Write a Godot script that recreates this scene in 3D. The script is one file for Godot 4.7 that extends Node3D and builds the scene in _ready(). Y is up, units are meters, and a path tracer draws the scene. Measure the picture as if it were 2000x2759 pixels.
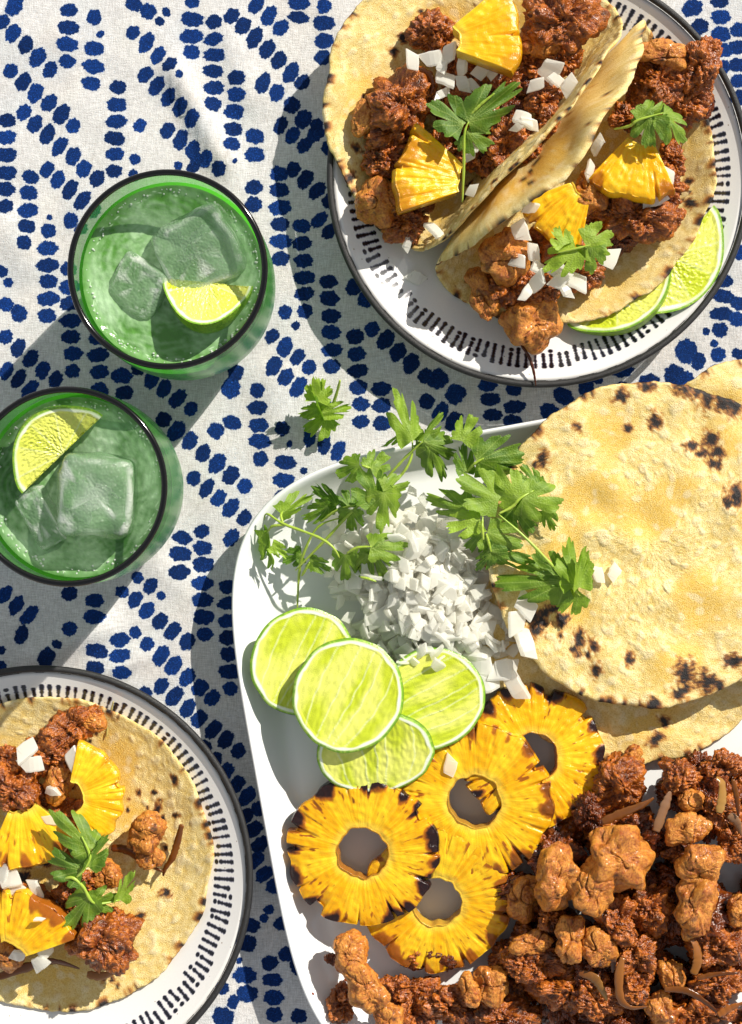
extends Node3D
# Tacos, a platter of fillings and two green tumblers on a dotted cloth, seen from above.
# Places are given as (x, y) on the cloth in 1/5800 m plus a height; spot() turns them into metres.

const CH := 0.8
const K := 1.0 / 5800.0
var rng := RandomNumberGenerator.new()
var noise_a := FastNoiseLite.new()
var noise_b := FastNoiseLite.new()
var noise_c := FastNoiseLite.new()
var taken := {}
var M := {}
var meat := {}
var bits := []

func spot(x: float, y: float, h: float) -> Vector3:
	var s := K * (CH - h) / CH
	return Vector3((x - 1000.0) * s, h, (y - 1379.5) * s)

func size_at(px: float, h: float) -> float:
	return px * K * (CH - h) / CH

func _ready():
	# ---------------------------------------------------------------- camera, light
	var cam := Camera3D.new()
	cam.name = "camera"
	cam.fov = 2.0 * rad_to_deg(atan(1379.5 * K / CH))
	cam.position = Vector3(0, CH, 0)
	cam.rotation_degrees = Vector3(-90, 0, 0)
	cam.near = 0.02
	cam.far = 20.0
	add_child(cam)
	var env := Environment.new()
	env.background_mode = Environment.BG_SKY
	var sky_mat := ProceduralSkyMaterial.new()
	sky_mat.sky_top_color = Color(0.55, 0.57, 0.60)
	sky_mat.sky_horizon_color = Color(0.93, 0.94, 0.95)
	sky_mat.sky_energy_multiplier = 0.95
	sky_mat.sky_curve = 0.4
	sky_mat.ground_bottom_color = Color(0.3, 0.28, 0.26)
	sky_mat.ground_horizon_color = Color(0.5, 0.5, 0.5)
	var sky := Sky.new()
	sky.sky_material = sky_mat
	env.sky = sky
	env.tonemap_mode = Environment.TONE_MAPPER_LINEAR
	env.tonemap_exposure = 1.18
	env.sdfgi_enabled = true
	env.ssao_enabled = true
	env.ssil_enabled = true
	var we := WorldEnvironment.new()
	we.name = "world_environment"
	we.environment = env
	add_child(we)
	var sun := DirectionalLight3D.new()
	sun.name = "sun"
	sun.light_energy = 1.6
	sun.light_color = Color(1.0, 0.975, 0.93)
	sun.light_angular_distance = 0.6
	sun.shadow_enabled = true
	sun.look_at_from_position(Vector3(0.543, 0.602, -0.583), Vector3.ZERO, Vector3.UP)
	add_child(sun)

	rng.seed = 71
	for n in [noise_a, noise_b, noise_c]:
		n.frequency = 1.0
	noise_a.noise_type = FastNoiseLite.TYPE_SIMPLEX_SMOOTH
	noise_a.fractal_type = FastNoiseLite.FRACTAL_FBM
	noise_a.fractal_octaves = 3
	noise_a.seed = 5
	noise_b.noise_type = FastNoiseLite.TYPE_CELLULAR
	noise_b.cellular_return_type = FastNoiseLite.RETURN_DISTANCE
	noise_b.fractal_type = FastNoiseLite.FRACTAL_NONE
	noise_b.seed = 9
	noise_c.noise_type = FastNoiseLite.TYPE_SIMPLEX
	noise_c.fractal_type = FastNoiseLite.FRACTAL_NONE
	noise_c.seed = 13

	make_materials()
	table_and_cloth()
	plates()
	platter()
	tumblers()
	tortillas()
	taco_fillings()
	platter_fillings()
	herbs()

# ------------------------------------------------------------------ scene helpers
func numbered(parent: Node, called: String) -> String:
	var key := str(parent.get_instance_id()) + called
	var n: int = taken.get(key, 0)
	taken[key] = n + 1
	return called if n == 0 else "%s_%03d" % [called, n]

func thing(called: String, label: String, category: String, at: Vector3, group := "") -> Node3D:
	var o := Node3D.new()
	o.name = numbered(self, called)
	add_child(o, true)
	o.position = at
	tag(o, label, category, group)
	return o

func tag(o: Node, label: String, category: String, group := "") -> void:
	o.set_meta("label", label)
	o.set_meta("category", category)
	if group != "":
		o.set_meta("group", group)

func part(parent: Node, called: String, mesh: Mesh, mat: Material, xf := Transform3D()) -> MeshInstance3D:
	var o := MeshInstance3D.new()
	o.name = numbered(parent, called)
	o.mesh = mesh
	o.material_override = mat
	parent.add_child(o, true)
	o.transform = xf
	return o

func solo(called: String, label: String, category: String, mesh: Mesh, mat: Material, xf: Transform3D, group := "") -> MeshInstance3D:
	var o := part(self, called, mesh, mat, xf)
	tag(o, label, category, group)
	return o

# ------------------------------------------------------------------ mesh helpers
func grid(pos: PackedVector3Array, col: PackedColorArray, nu: int, nv: int, wrap: bool, uv := PackedVector2Array()) -> ArrayMesh:
	var idx := PackedInt32Array()
	var mu := nu if wrap else nu - 1
	idx.resize(mu * (nv - 1) * 6)
	var k := 0
	for v in nv - 1:
		for u in mu:
			var a := v * nu + u
			var b := v * nu + (u + 1) % nu
			var c := a + nu
			var d := b + nu
			idx[k] = a
			idx[k + 1] = b
			idx[k + 2] = c
			idx[k + 3] = b
			idx[k + 4] = d
			idx[k + 5] = c
			k += 6
	var arr := []
	arr.resize(Mesh.ARRAY_MAX)
	arr[Mesh.ARRAY_VERTEX] = pos
	if col.size() == pos.size():
		arr[Mesh.ARRAY_COLOR] = col
	if uv.size() == pos.size():
		arr[Mesh.ARRAY_TEX_UV] = uv
	arr[Mesh.ARRAY_INDEX] = idx
	var st := SurfaceTool.new()
	st.create_from_arrays(arr, Mesh.PRIMITIVE_TRIANGLES)
	st.generate_normals()
	return st.commit()

func curve_points(pts: Array, n: int) -> PackedVector3Array:
	var out := PackedVector3Array()
	var m := pts.size()
	for i in n:
		var t := float(i) / (n - 1) * (m - 1)
		var j := mini(int(t), m - 2)
		var f := t - j
		var p0: Vector3 = pts[maxi(j - 1, 0)]
		var p1: Vector3 = pts[j]
		var p2: Vector3 = pts[j + 1]
		var p3: Vector3 = pts[mini(j + 2, m - 1)]
		out.append(p1.cubic_interpolate(p2, p0, p3, f))
	return out

# A swept tube or strip: half width w and half thickness t along the points, both tapering to the ends by `taper`.
func sweep(pts: Array, w: float, t: float, c0: Color, c1: Color, taper := 0.5, n := 18, twist := 0.0) -> ArrayMesh:
	var line := curve_points(pts, n)
	var ns := 10
	var pos := PackedVector3Array()
	var col := PackedColorArray()
	for i in n + 2:
		var k := clampi(i - 1, 0, n - 1)
		var fwd := (line[mini(k + 1, n - 1)] - line[maxi(k - 1, 0)]).normalized()
		var side := fwd.cross(Vector3.UP)
		side = side.normalized() if side.length() > 0.05 else Vector3.RIGHT
		side = side.rotated(fwd, twist * float(k) / n)
		var up := side.cross(fwd)
		var f := float(k) / (n - 1)
		var shrink := lerpf(1.0, taper, f)
		if t < 0.001:
			shrink *= pow(maxf(sin(PI * (0.06 + 0.88 * f)), 0.0), 0.45)
		shrink *= 1.0 + 0.16 * noise_c.get_noise_2d(k * 0.35, w * 9000.0)
		if i == 0 or i == n + 1:
			shrink *= 0.05
		for s in ns:
			var a := TAU * s / ns
			pos.append(line[k] + side * cos(a) * w * shrink + up * sin(a) * t * shrink)
			col.append(c0.lerp(c1, f + 0.15 * noise_c.get_noise_2d(s * 3.0, k * 0.4)))
	return grid(pos, col, ns, n + 2, true)

# A closed round body from a profile of Vector2(radius, height).
func lathe(profile: Array, n: int, uvs := false, c := Color.WHITE) -> ArrayMesh:
	var pos := PackedVector3Array()
	var uv := PackedVector2Array()
	var col := PackedColorArray()
	for i in profile.size():
		var p: Vector2 = profile[i]
		for s in n + 1:
			var a := TAU * s / n
			pos.append(Vector3(cos(a) * p.x, p.y, sin(a) * p.x))
			uv.append(Vector2(float(s) / n, p.x / 0.1))
			col.append(c)
	return grid(pos, col, n + 1, profile.size(), false, uv if uvs else PackedVector2Array())

func smooth_noise_texture(freq: float, octaves: int, seed_: int, size: int, type := FastNoiseLite.TYPE_SIMPLEX_SMOOTH) -> ImageTexture:
	var n := FastNoiseLite.new()
	n.noise_type = type
	n.frequency = freq
	n.fractal_octaves = octaves
	n.seed = seed_
	return ImageTexture.create_from_image(n.get_seamless_image(size, size))

func plain_mat(called: String, c: Color, rough: float, vertex := true) -> StandardMaterial3D:
	var m := StandardMaterial3D.new()
	m.resource_name = called
	m.albedo_color = c
	m.roughness = rough
	m.vertex_color_use_as_albedo = vertex
	return m

func bump(m: StandardMaterial3D, t: Texture2D, per_metre: float, cm: float) -> void:
	m.heightmap_enabled = true
	m.heightmap_texture = t
	m.heightmap_scale = cm
	m.uv1_triplanar = true
	m.uv1_scale = Vector3.ONE * per_metre

# A small speckled sheet: `dark` of it is covered with darker grains, tinted by `tint`.
func speckle_texture(size: int, freq: float, dark: float, low: float, tint: Color, seed_: int) -> ImageTexture:
	var n := FastNoiseLite.new()
	n.frequency = freq
	n.fractal_octaves = 3
	n.seed = seed_
	var im := n.get_seamless_image(size, size)
	n.noise_type = FastNoiseLite.TYPE_CELLULAR
	n.frequency = freq * 1.6
	n.fractal_octaves = 1
	n.seed = seed_ + 1
	var im2 := n.get_seamless_image(size, size)
	var a := im.get_data()
	var b := im2.get_data()
	var out := PackedByteArray()
	out.resize(size * size * 3)
	for i in size * size:
		var v := a[i] / 255.0
		var w := b[i] / 255.0
		var f := smoothstep(dark + 0.12, dark - 0.12, v) * (0.5 + 0.5 * w)
		f = clampf(f + 0.25 * (0.6 - w), 0.0, 1.0)
		out[i * 3] = int(255.0 * lerpf(1.0, lerpf(1.0, low, 1.0) * tint.r, f))
		out[i * 3 + 1] = int(255.0 * lerpf(1.0, low * tint.g, f))
		out[i * 3 + 2] = int(255.0 * lerpf(1.0, low * tint.b, f))
	return ImageTexture.create_from_image(Image.create_from_data(size, size, false, Image.FORMAT_RGB8, out))

func make_materials() -> void:
	var grain := smooth_noise_texture(0.03, 4, 3, 512)
	var fine := smooth_noise_texture(0.09, 3, 4, 512)
	var cells := smooth_noise_texture(0.06, 2, 6, 512, FastNoiseLite.TYPE_CELLULAR)
	M.grain = grain
	M.fine = fine
	M.tortilla = plain_mat("corn tortilla", Color.WHITE, 0.62)
	bump(M.tortilla, fine, 34.0, 0.035)
	M.meat = plain_mat("spiced chicken", Color.WHITE, 0.30)
	bump(M.meat, cells, 42.0, 0.07)
	M.meat_dark = plain_mat("dark chicken", Color(0.70, 0.62, 0.56), 0.24)
	bump(M.meat_dark, cells, 45.0, 0.09)
	M.meat_pale = plain_mat("golden chicken", Color(1.0, 1.0, 1.0), 0.44)
	bump(M.meat_pale, fine, 40.0, 0.06)
	var paste := speckle_texture(512, 0.035, 0.42, 0.74, Color(1.0, 0.80, 0.62), 21)
	for k in ["meat", "meat_dark", "meat_pale"]:
		M[k].clearcoat_enabled = true
		M[k].clearcoat = 0.08 if k != "meat_pale" else 0.22
		M[k].clearcoat_roughness = 0.16
		M[k].albedo_texture = paste
	M.tortilla.albedo_texture = speckle_texture(512, 0.05, 0.36, 0.90, Color(1.0, 0.94, 0.80), 31)
	M.strand = plain_mat("cooked onion", Color.WHITE, 0.2)
	M.strand.backlight_enabled = true
	M.strand.backlight = Color(0.5, 0.3, 0.15)
	M.pine = plain_mat("grilled pineapple", Color.WHITE, 0.2)
	bump(M.pine, grain, 90.0, 0.010)
	M.pine.metallic_specular = 0.42
	M.pine.subsurf_scatter_enabled = true
	M.pine.subsurf_scatter_strength = 0.12
	M.flesh = plain_mat("lime flesh", Color.WHITE, 0.22)
	bump(M.flesh, grain, 90.0, 0.012)
	M.rind = plain_mat("lime rind", Color.WHITE, 0.35)
	bump(M.rind, cells, 90.0, 0.03)
	M.onion = plain_mat("raw onion", Color(0.97, 0.975, 0.94), 0.26, false)
	M.onion.transparency = BaseMaterial3D.TRANSPARENCY_ALPHA
	M.onion.albedo_color.a = 0.80
	M.onion.backlight_enabled = true
	M.onion.backlight = Color(1.0, 0.985, 0.96)
	M.leaf = plain_mat("cilantro leaf", Color.WHITE, 0.5)
	bump(M.leaf, grain, 60.0, 0.03)
	M.leaf.backlight_enabled = true
	M.leaf.backlight = Color(0.7, 0.85, 0.22)
	M.stem = plain_mat("cilantro stem", Color.WHITE, 0.35)

# ------------------------------------------------------------------ table and cloth
var dots: PackedByteArray
var speck := PackedFloat32Array()
const TS := 2048
const TILE := 2900.0

func stamp(x: float, y: float, across: float, along: float, turn: float) -> void:
	var k := TS / TILE
	var cx := (x + 450.0) * k
	var cy := (y + 70.5) * k
	var a := across * k
	var b := along * k
	var reach := int(maxf(a, b) * 1.5) + 2
	var ca := cos(turn)
	var sa := sin(turn)
	var s0 := rng.randf() * 100.0
	var dent := rng.randf() * TAU
	var ink := rng.randf_range(0.85, 1.2)
	var power := rng.randf_range(1.9, 2.4)
	for j in range(-reach, reach + 1):
		var py := posmod(int(cy) + j, TS)
		for i in range(-reach, reach + 1):
			var lx := (i * ca + j * sa) / a
			var ly := (-i * sa + j * ca) / b
			var q := pow(pow(absf(lx), power) + pow(absf(ly), power), 1.0 / power)
			if q > 1.5:
				continue
			var px := posmod(int(cx) + i, TS)
			var r := speck[(py & 255) * 256 + (px & 255)]
			var th := atan2(ly, lx)
			q += 0.10 * noise_c.get_noise_2d(cos(th) * 1.3 + s0, sin(th) * 1.3) + 0.12 * maxf(0.0, cos(th - dent) - 0.75) * 2.0 + (r - 0.5) * 0.12
			var at := (py * TS + px) * 3
			if q < 1.0:
				var w := (0.7 + 0.6 * speck[((py * 3) & 255) * 256 + ((px * 3) & 255)]) * ink
				if r > 0.93:
					w *= 1.8
				dots[at] = int(minf(13.0 * w + 2.0, 255.0))
				dots[at + 1] = int(minf(38.0 * w + 3.0, 255.0))
				dots[at + 2] = int(minf(82.0 * w + 8.0, 255.0))
			elif q < 1.42 and r > 0.45:
				var f := (1.42 - q) * 0.3 * r
				dots[at] = int(lerpf(dots[at], 90.0, f))
				dots[at + 1] = int(lerpf(dots[at + 1], 130.0, f))
				dots[at + 2] = int(lerpf(dots[at + 2], 185.0, f))

func chain(x0: float, y0: float, x1: float, y1: float, n: int) -> void:
	var d := Vector2(x1 - x0, y1 - y0)
	var step := d.length() / maxf(n - 1, 1)
	var ang := d.angle()
	for i in n:
		var f := float(i) / maxf(n - 1, 1)
		var thin := 0.8 if (i == 0 or i == n - 1) and n > 3 else 1.0
		var p := Vector2(x0, y0) + d * f + Vector2(rng.randf_range(-2, 2), rng.randf_range(-2, 2))
		var tilt := rng.randf_range(-0.16, 0.16)
		if absf(d.x) > absf(d.y) * 0.4:
			tilt -= 0.12
		stamp(p.x, p.y, step * rng.randf_range(0.40, 0.455), thin * rng.randf_range(25.0, 31.0), ang + tilt)

func dab(x: float, y: float, r := 18.0) -> void:
	stamp(x, y, r * rng.randf_range(0.8, 1.1), r * rng.randf_range(0.9, 1.2), rng.randf() * 3.0)

func paint_cloth() -> ImageTexture:
	speck.resize(65536)
	for i in 65536:
		speck[i] = rng.randf()
	var tile := PackedByteArray()
	tile.resize(256 * 256 * 3)
	for y in 256:
		for x in 256:
			var thread := 0.012 * (1.0 if (x + y) % 2 == 0 else -1.0)
			var slub := 0.05 * noise_c.get_noise_2d(x * 0.03, y * 0.5) + 0.05 * noise_c.get_noise_2d(x * 0.5 + 99.0, y * 0.03)
			var v := 0.795 + thread + slub + 0.075 * (speck[y * 256 + x] - 0.5)
			var fleck := speck[((y * 7) & 255) * 256 + ((x * 5) & 255)]
			var warm := 0.0
			if fleck > 0.95:
				v -= 0.10
				warm = 0.03
			tile[(y * 256 + x) * 3] = int(clampf(v + 0.002 + warm, 0, 1) * 255.0)
			tile[(y * 256 + x) * 3 + 1] = int(clampf(v - 0.004, 0, 1) * 255.0)
			tile[(y * 256 + x) * 3 + 2] = int(clampf(v - 0.008 - warm, 0, 1) * 255.0)
	var small := Image.create_from_data(256, 256, false, Image.FORMAT_RGB8, tile)
	var big := Image.create(TS, TS, false, Image.FORMAT_RGB8)
	for j in 8:
		for i in 8:
			big.blit_rect(small, Rect2i(0, 0, 256, 256), Vector2i(i * 256, j * 256))
	dots = big.get_data()
	cloth_pattern()
	# faint blue haze of dye in the weave
	for i in 900:
		var bx := rng.randi_range(0, TS - 1)
		var by := rng.randi_range(0, TS - 1)
		for j in 26:
			var px := posmod(bx + rng.randi_range(-16, 16), TS)
			var py := posmod(by + rng.randi_range(-16, 16), TS)
			var at := (py * TS + px) * 3
			dots[at] = int(dots[at] * 0.86)
			dots[at + 1] = int(dots[at + 1] * 0.93)
	return ImageTexture.create_from_image(Image.create_from_data(TS, TS, false, Image.FORMAT_RGB8, dots))

func cloth_pattern() -> void:
	chain(5, 60, 133, 184, 5)
	stamp(38, 15, 22, 30, 0.6)
	chain(26, 188, 198, 337, 6)
	chain(61, 303, 260, 480, 7)
	chain(185, 27, 182, 165, 4)
	chain(253, 131, 244, 222, 3)
	dab(253, 44, 20); dab(270, 90, 11)
	chain(316, 235, 307, 460, 6)
	dab(376, 337, 18); dab(364, 428, 15); dab(360, 472, 16)
	chain(17, 324, 12, 556, 6)
	chain(124, 456, 255, 565, 5)
	chain(80, 475, 67, 653, 5)
	chain(360, 86, 457, 177, 4)
	chain(391, 200, 518, 322, 5)
	chain(451, 351, 590, 456, 5)
	dab(360, 10, 20); dab(398, 28, 24); dab(447, 30, 14); dab(430, 55, 12); dab(485, 205, 12); dab(530, 430, 20); dab(520, 450, 16); dab(480, 445, 12)
	chain(518, 0, 514, 140, 4)
	chain(577, 58, 576, 280, 6)
	chain(624, 42, 817, 222, 7)
	chain(692, 10, 756, 72, 3)
	chain(638, 210, 626, 390, 5)
	dab(634, 435, 7)
	chain(709, 223, 745, 249, 2)
	chain(688, 367, 686, 416, 2)
	chain(784, 283, 885, 395, 4)
	chain(755, 338, 822, 390, 3)
	dab(853, 335, 20)
	chain(806, 6, 805, 46, 2)
	chain(874, 15, 870, 156, 4)
	dab(935, 80, 16)
	chain(750, 465, 757, 695, 6)
	chain(790, 455, 885, 540, 4)
	chain(862, 590, 889, 621, 2)
	chain(813, 610, 824, 836, 6)
	dab(683, 503, 22); dab(683, 550, 22)
	chain(886, 757, 895, 988, 6)
	dab(768, 840, 22); dab(797, 876, 12)
	chain(732, 906, 834, 987, 4)
	chain(738, 985, 803, 1043, 3)
	chain(957, 906, 975, 1135, 6)
	chain(1003, 885, 1145, 1010, 5)
	chain(1028, 1045, 1031, 1140, 3)
	dab(954, 773, 22); dab(985, 805, 20)
	chain(692, 1053, 703, 1237, 5)
	dab(623, 1046, 30); dab(636, 1004, 22)
	chain(372, 992, 512, 1101, 5)
	chain(440, 1130, 657, 1308, 7)
	dab(581, 1161, 20); dab(626, 1138, 22)
	chain(521, 1290, 657, 1396, 5)
	dab(762, 1155, 22); dab(780, 1196, 9)
	chain(836, 1178, 910, 1215, 3)
	chain(768, 1246, 764, 1340, 3)
	dab(818, 1268, 9); dab(875, 1100, 22)
	chain(544, 1430, 551, 1710, 7)
	stamp(623, 1450, 18, 27, 0.6)
	chain(493, 1450, 482, 1540, 3)
	chain(614, 1581, 619, 1857, 7)
	chain(362, 1617, 502, 1731, 5)
	dab(370, 1557, 16); dab(328, 1595, 17); stamp(406, 1578, 18, 24, 0.5); dab(434, 1606, 13)
	chain(396, 1736, 572, 1883, 6)
	dab(364, 1704, 17)
	chain(321, 1723, 328, 1812, 3)
	chain(262, 1755, 257, 1800, 2)
	chain(255, 1619, 255, 1663, 2)
	dab(187, 1600, 21); dab(189, 1693, 22); dab(157, 1734, 14); stamp(128, 1770, 21, 28, 0.5)
	chain(13, 1604, 77, 1659, 3)
	stamp(57, 1712, 18, 28, 0.4); dab(2, 1752, 14); dab(2, 1795, 14)
	chain(434, 1849, 642, 2024, 7)
	dab(390, 1868, 19)
	chain(549, 2016, 695, 2181, 6)
	chain(657, 2200, 704, 2275, 3)
	chain(687, 2320, 742, 2388, 3)
	dab(725, 2452, 13); dab(712, 2475, 13)
	chain(670, 2494, 666, 2545, 2)
	dab(759, 2490, 20); dab(771, 2574, 19); dab(801, 2606, 22); dab(805, 2739, 19); dab(645, 2590, 9)
	chain(729, 2595, 742, 2735, 4)
	dab(659, 2629, 28); dab(666, 2680, 26); dab(628, 2701, 18); dab(602, 2743, 26); dab(598, 2663, 19)
	chain(131, 622, 126, 851, 6)
	dab(132, 585, 9); dab(189, 593, 19); dab(218, 616, 18)
	chain(183, 725, 196, 1000, 7)
	chain(259, 908, 266, 1049, 4)
	dab(5, 730, 18); dab(21, 760, 14); dab(14, 820, 22); dab(50, 844, 22)
	chain(17, 908, 148, 1023, 5)
	chain(19, 996, 79, 1049, 3)
	chain(328, 1010, 333, 1058, 2)
	chain(1955, 755, 1938, 890, 4)
	chain(1992, 818, 1987, 862, 2)
	dab(2000, 680, 20); dab(1851, 947, 31); stamp(1883, 974, 19, 25, 0.3); dab(1937, 955, 22); dab(1930, 1003, 24); dab(1992, 954, 18); dab(1819, 1010, 28); dab(1848, 1027, 24); dab(1992, 996, 18); dab(1903, 893, 10); dab(1925, 925, 11)
	chain(1678, 998, 1680, 1045, 2)
	dab(1751, 1032, 26)
	chain(1868, 20, 1885, 70, 2)
	chain(1942, 0, 1950, 178, 5)
	chain(1992, 80, 1993, 262, 5)
	chain(1150, 1082, 1260, 1160, 4)
	chain(1181, 1023, 1230, 1060, 2)
	chain(1315, 1036, 1328, 1120, 3)
	chain(1386, 1050, 1384, 1180, 4)
	chain(1519, 1067, 1482, 1110, 2)
	dab(1581, 1042, 22); dab(1610, 1020, 16)
	# the cloth goes on past the table settings: the same strings of dots
	for i in 9:
		var x := -430.0 + 94.0 * (i % 4) if i < 4 else 2050.0 + 94.0 * (i - 4)
		for j in 8:
			var y := -40.0 + 360.0 * j + 55.0 * (i % 3)
			chain(x, y, x + 3.0, y + 190.0, 5)
			chain(x + 30.0, y + 150.0, x + 120.0, y + 262.0, 4)

func ridge(p: Vector2, a: Vector2, b: Vector2, w: float, h: float) -> float:
	var q := Geometry2D.get_closest_point_to_segment(p, a, b)
	var d := p.distance_to(q) / w
	var ends := minf(q.distance_to(a), q.distance_to(b)) / a.distance_to(b)
	return 1.5 * h * exp(-d * d) * smoothstep(0.0, 0.25, ends + 0.02)

func table_and_cloth() -> void:
	var st := SurfaceTool.new()
	var box := BoxMesh.new()
	box.size = Vector3(1.3, 0.03, 1.4)
	var wood := plain_mat("table top", Color(0.45, 0.36, 0.27), 0.6, false)
	var table := part(self, "table_top", box, wood, Transform3D(Basis(), Vector3(0, -0.0225, 0)))
	table.set_meta("kind", "structure")
	table.set_meta("label", "pale wooden table top under the dotted cloth")
	var nu := 261
	var nv := 301
	var pos := PackedVector3Array()
	var col := PackedColorArray()
	var uv := PackedVector2Array()
	for v in nv:
		for u in nu:
			var x := (float(u) / (nu - 1) - 0.5) * 1.1
			var z := (float(v) / (nv - 1) - 0.5) * 1.2
			if absf(x) < 0.5:
				x = (float(u) / (nu - 1) - 0.5) * 1.1
			var p := Vector2(x / K + 1000.0, z / K + 1379.5)
			var h := 0.0006 * noise_c.get_noise_2d(x * 22.0, z * 22.0) + 0.0003 * noise_c.get_noise_2d(x * 60.0, z * 60.0)
			h += ridge(p, Vector2(440, 130), Vector2(640, 500), 32.0, 0.0045)
			h += ridge(p, Vector2(600, 20), Vector2(690, 330), 40.0, 0.0016)
			h += ridge(p, Vector2(60, 1800), Vector2(330, 1660), 36.0, 0.0034)
			h += ridge(p, Vector2(230, 1830), Vector2(430, 1750), 26.0, 0.0026)
			h += ridge(p, Vector2(380, 1480), Vector2(560, 1640), 40.0, 0.0016)
			h += ridge(p, Vector2(720, 960), Vector2(760, 1220), 50.0, 0.0014)
			h += ridge(p, Vector2(-20, 560), Vector2(110, 760), 50.0, 0.0014)
			h += ridge(p, Vector2(560, 2330), Vector2(720, 2480), 40.0, 0.002)
			h += ridge(p, Vector2(1850, 930), Vector2(2010, 820), 50.0, 0.0014)
			pos.append(Vector3(x, h - 0.0012, z))
			uv.append(Vector2(x / 0.5 + 0.5, z / 0.5 + 0.5))
			var s := 1.0 + 0.05 * noise_c.get_noise_2d(x * 14.0 + 7.0, z * 14.0)
			var b := 0.03 * noise_c.get_noise_2d(x * 30.0 - 7.0, z * 30.0)
			col.append(Color(s - b, s, s + b))
	var m := plain_mat("printed linen", Color.WHITE, 0.85)
	m.metallic_specular = 0.2
	m.albedo_texture = paint_cloth()
	m.uv1_scale = Vector3.ONE
	m.heightmap_enabled = true
	m.heightmap_texture = M.fine
	m.heightmap_scale = 0.03
	# the fine relief repeats more often than the print: it is laid on the second set of coordinates
	m.heightmap_enabled = false
	m.normal_enabled = true
	var n := FastNoiseLite.new()
	n.frequency = 0.42
	n.fractal_octaves = 2
	n.seed = 8
	var im := n.get_seamless_image(2048, 2048)
	im.bump_map_to_normal_map(2.0)
	m.normal_texture = ImageTexture.create_from_image(im)
	m.normal_scale = 0.5
	solo("tablecloth", "off-white linen tablecloth printed with strings of navy blue dots", "tablecloth", grid(pos, col, nu, nv, false, uv), m, Transform3D())

# ------------------------------------------------------------------ plates
func paint_plate() -> ImageTexture:
	# around (x) and outward (y, 0.1 m): speckled glaze, the ring of brushed strokes, the bare dark rim
	var w := 2048
	var h := 512
	var d := PackedByteArray()
	d.resize(w * h * 3)
	for y in h:
		for x in w:
			var at := (y * w + x) * 3
			var g := 0.885 + 0.02 * (speck[(y & 255) * 256 + (x & 255)] - 0.5)
			d[at] = int(255.0 * g)
			d[at + 1] = int(255.0 * (g - 0.008))
			d[at + 2] = int(255.0 * (g - 0.022))
	for i in 420:
		var sx := rng.randi_range(0, w - 1)
		var sy := rng.randi_range(20, 478)
		for j in rng.randi_range(1, 4):
			var at := (mini(sy + (j >> 1), h - 1) * w + posmod(sx + (j & 1), w)) * 3
			d[at] = 130
			d[at + 1] = 112
			d[at + 2] = 95
	# strokes
	var ticks := 138
	var r_in := 0.787
	var r_out := 0.866
	for i in ticks:
		var cx := (i + 0.5 + rng.randf_range(-0.1, 0.1)) * w / ticks
		var kind := rng.randi_range(0, 6)
		var s0 := r_in
		var s1 := r_out
		var lean := rng.randf_range(-2.0, 2.0)
		var dot_at := -1.0
		if kind == 1:
			s1 = r_out - 0.030
			dot_at = r_out - 0.004
		elif kind == 2:
			s0 = r_in + 0.022
		elif kind == 3:
			s0 = r_in + 0.026
			dot_at = r_in + 0.006
		elif kind == 4:
			s1 = r_out - 0.016
		for y in range(int((r_in - 0.02) * h), int((r_out + 0.02) * h) + 1):
			var r := float(y) / h
			var f := clampf((r - s0) / (s1 - s0), 0.0, 1.0)
			var half := 2.1 + 1.5 * absf(f - 0.45) * 2.0 + 0.8 * noise_c.get_noise_2d(i * 3.7, y * 0.15)
			if kind == 5:
				half -= 1.0
			var inside := 1.0 if r > s0 and r < s1 else 0.0
			if inside == 0.0:
				var e := minf(absf(r - s0), absf(r - s1)) * h / 4.5
				half *= sqrt(maxf(0.0, 1.0 - e * e))
				if e < 1.0:
					inside = 1.0
			if dot_at > 0.0:
				var e2 := absf(r - dot_at) * h / 4.5
				if e2 < 1.0:
					half = 4.3 * sqrt(1.0 - e2 * e2)
					inside = 1.0
			if inside == 0.0:
				continue
			for x in range(int(cx - 10), int(cx + 11)):
				var q := absf(x - cx - lean * (f - 0.5)) - half
				if q < 1.6:
					var at := (y * w + posmod(x, w)) * 3
					var k := clampf((1.6 - q) / 2.6, 0.0, 1.0)
					d[at] = int(lerpf(d[at], 16.0, k))
					d[at + 1] = int(lerpf(d[at + 1], 16.0, k))
					d[at + 2] = int(lerpf(d[at + 2], 24.0 + 46.0 * (1.0 - k), k))
	# the dark rim
	for y in range(int(0.930 * h), h):
		for x in w:
			var edge := 0.9305 + 0.004 * noise_c.get_noise_2d(cos(TAU * x / w) * 9.0, sin(TAU * x / w) * 9.0)
			if float(y) / h > edge:
				var at := (y * w + x) * 3
				var g := 0.15 + 0.07 * speck[((y * 3) & 255) * 256 + (x & 255)]
				if speck[((y * 5) & 255) * 256 + ((x * 3) & 255)] > 0.985:
					g = 0.45
				d[at] = int(255.0 * g)
				d[at + 1] = int(250.0 * g)
				d[at + 2] = int(250.0 * g)
	return ImageTexture.create_from_image(Image.create_from_data(w, h, false, Image.FORMAT_RGB8, d))

func plate_height(r: float) -> float:
	return 0.0062 + 0.0138 * pow(clampf((r - 0.050) / 0.046, 0.0, 1.0), 1.6)

# Where a sheet laid on the plate comes to rest, r metres from the plate's middle.
func resting_height(r: float) -> float:
	if r < 0.094:
		return plate_height(r) + 0.0022 * smoothstep(0.06, 0.09, r)
	return 0.0210 + (r - 0.094) * 0.16

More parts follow.
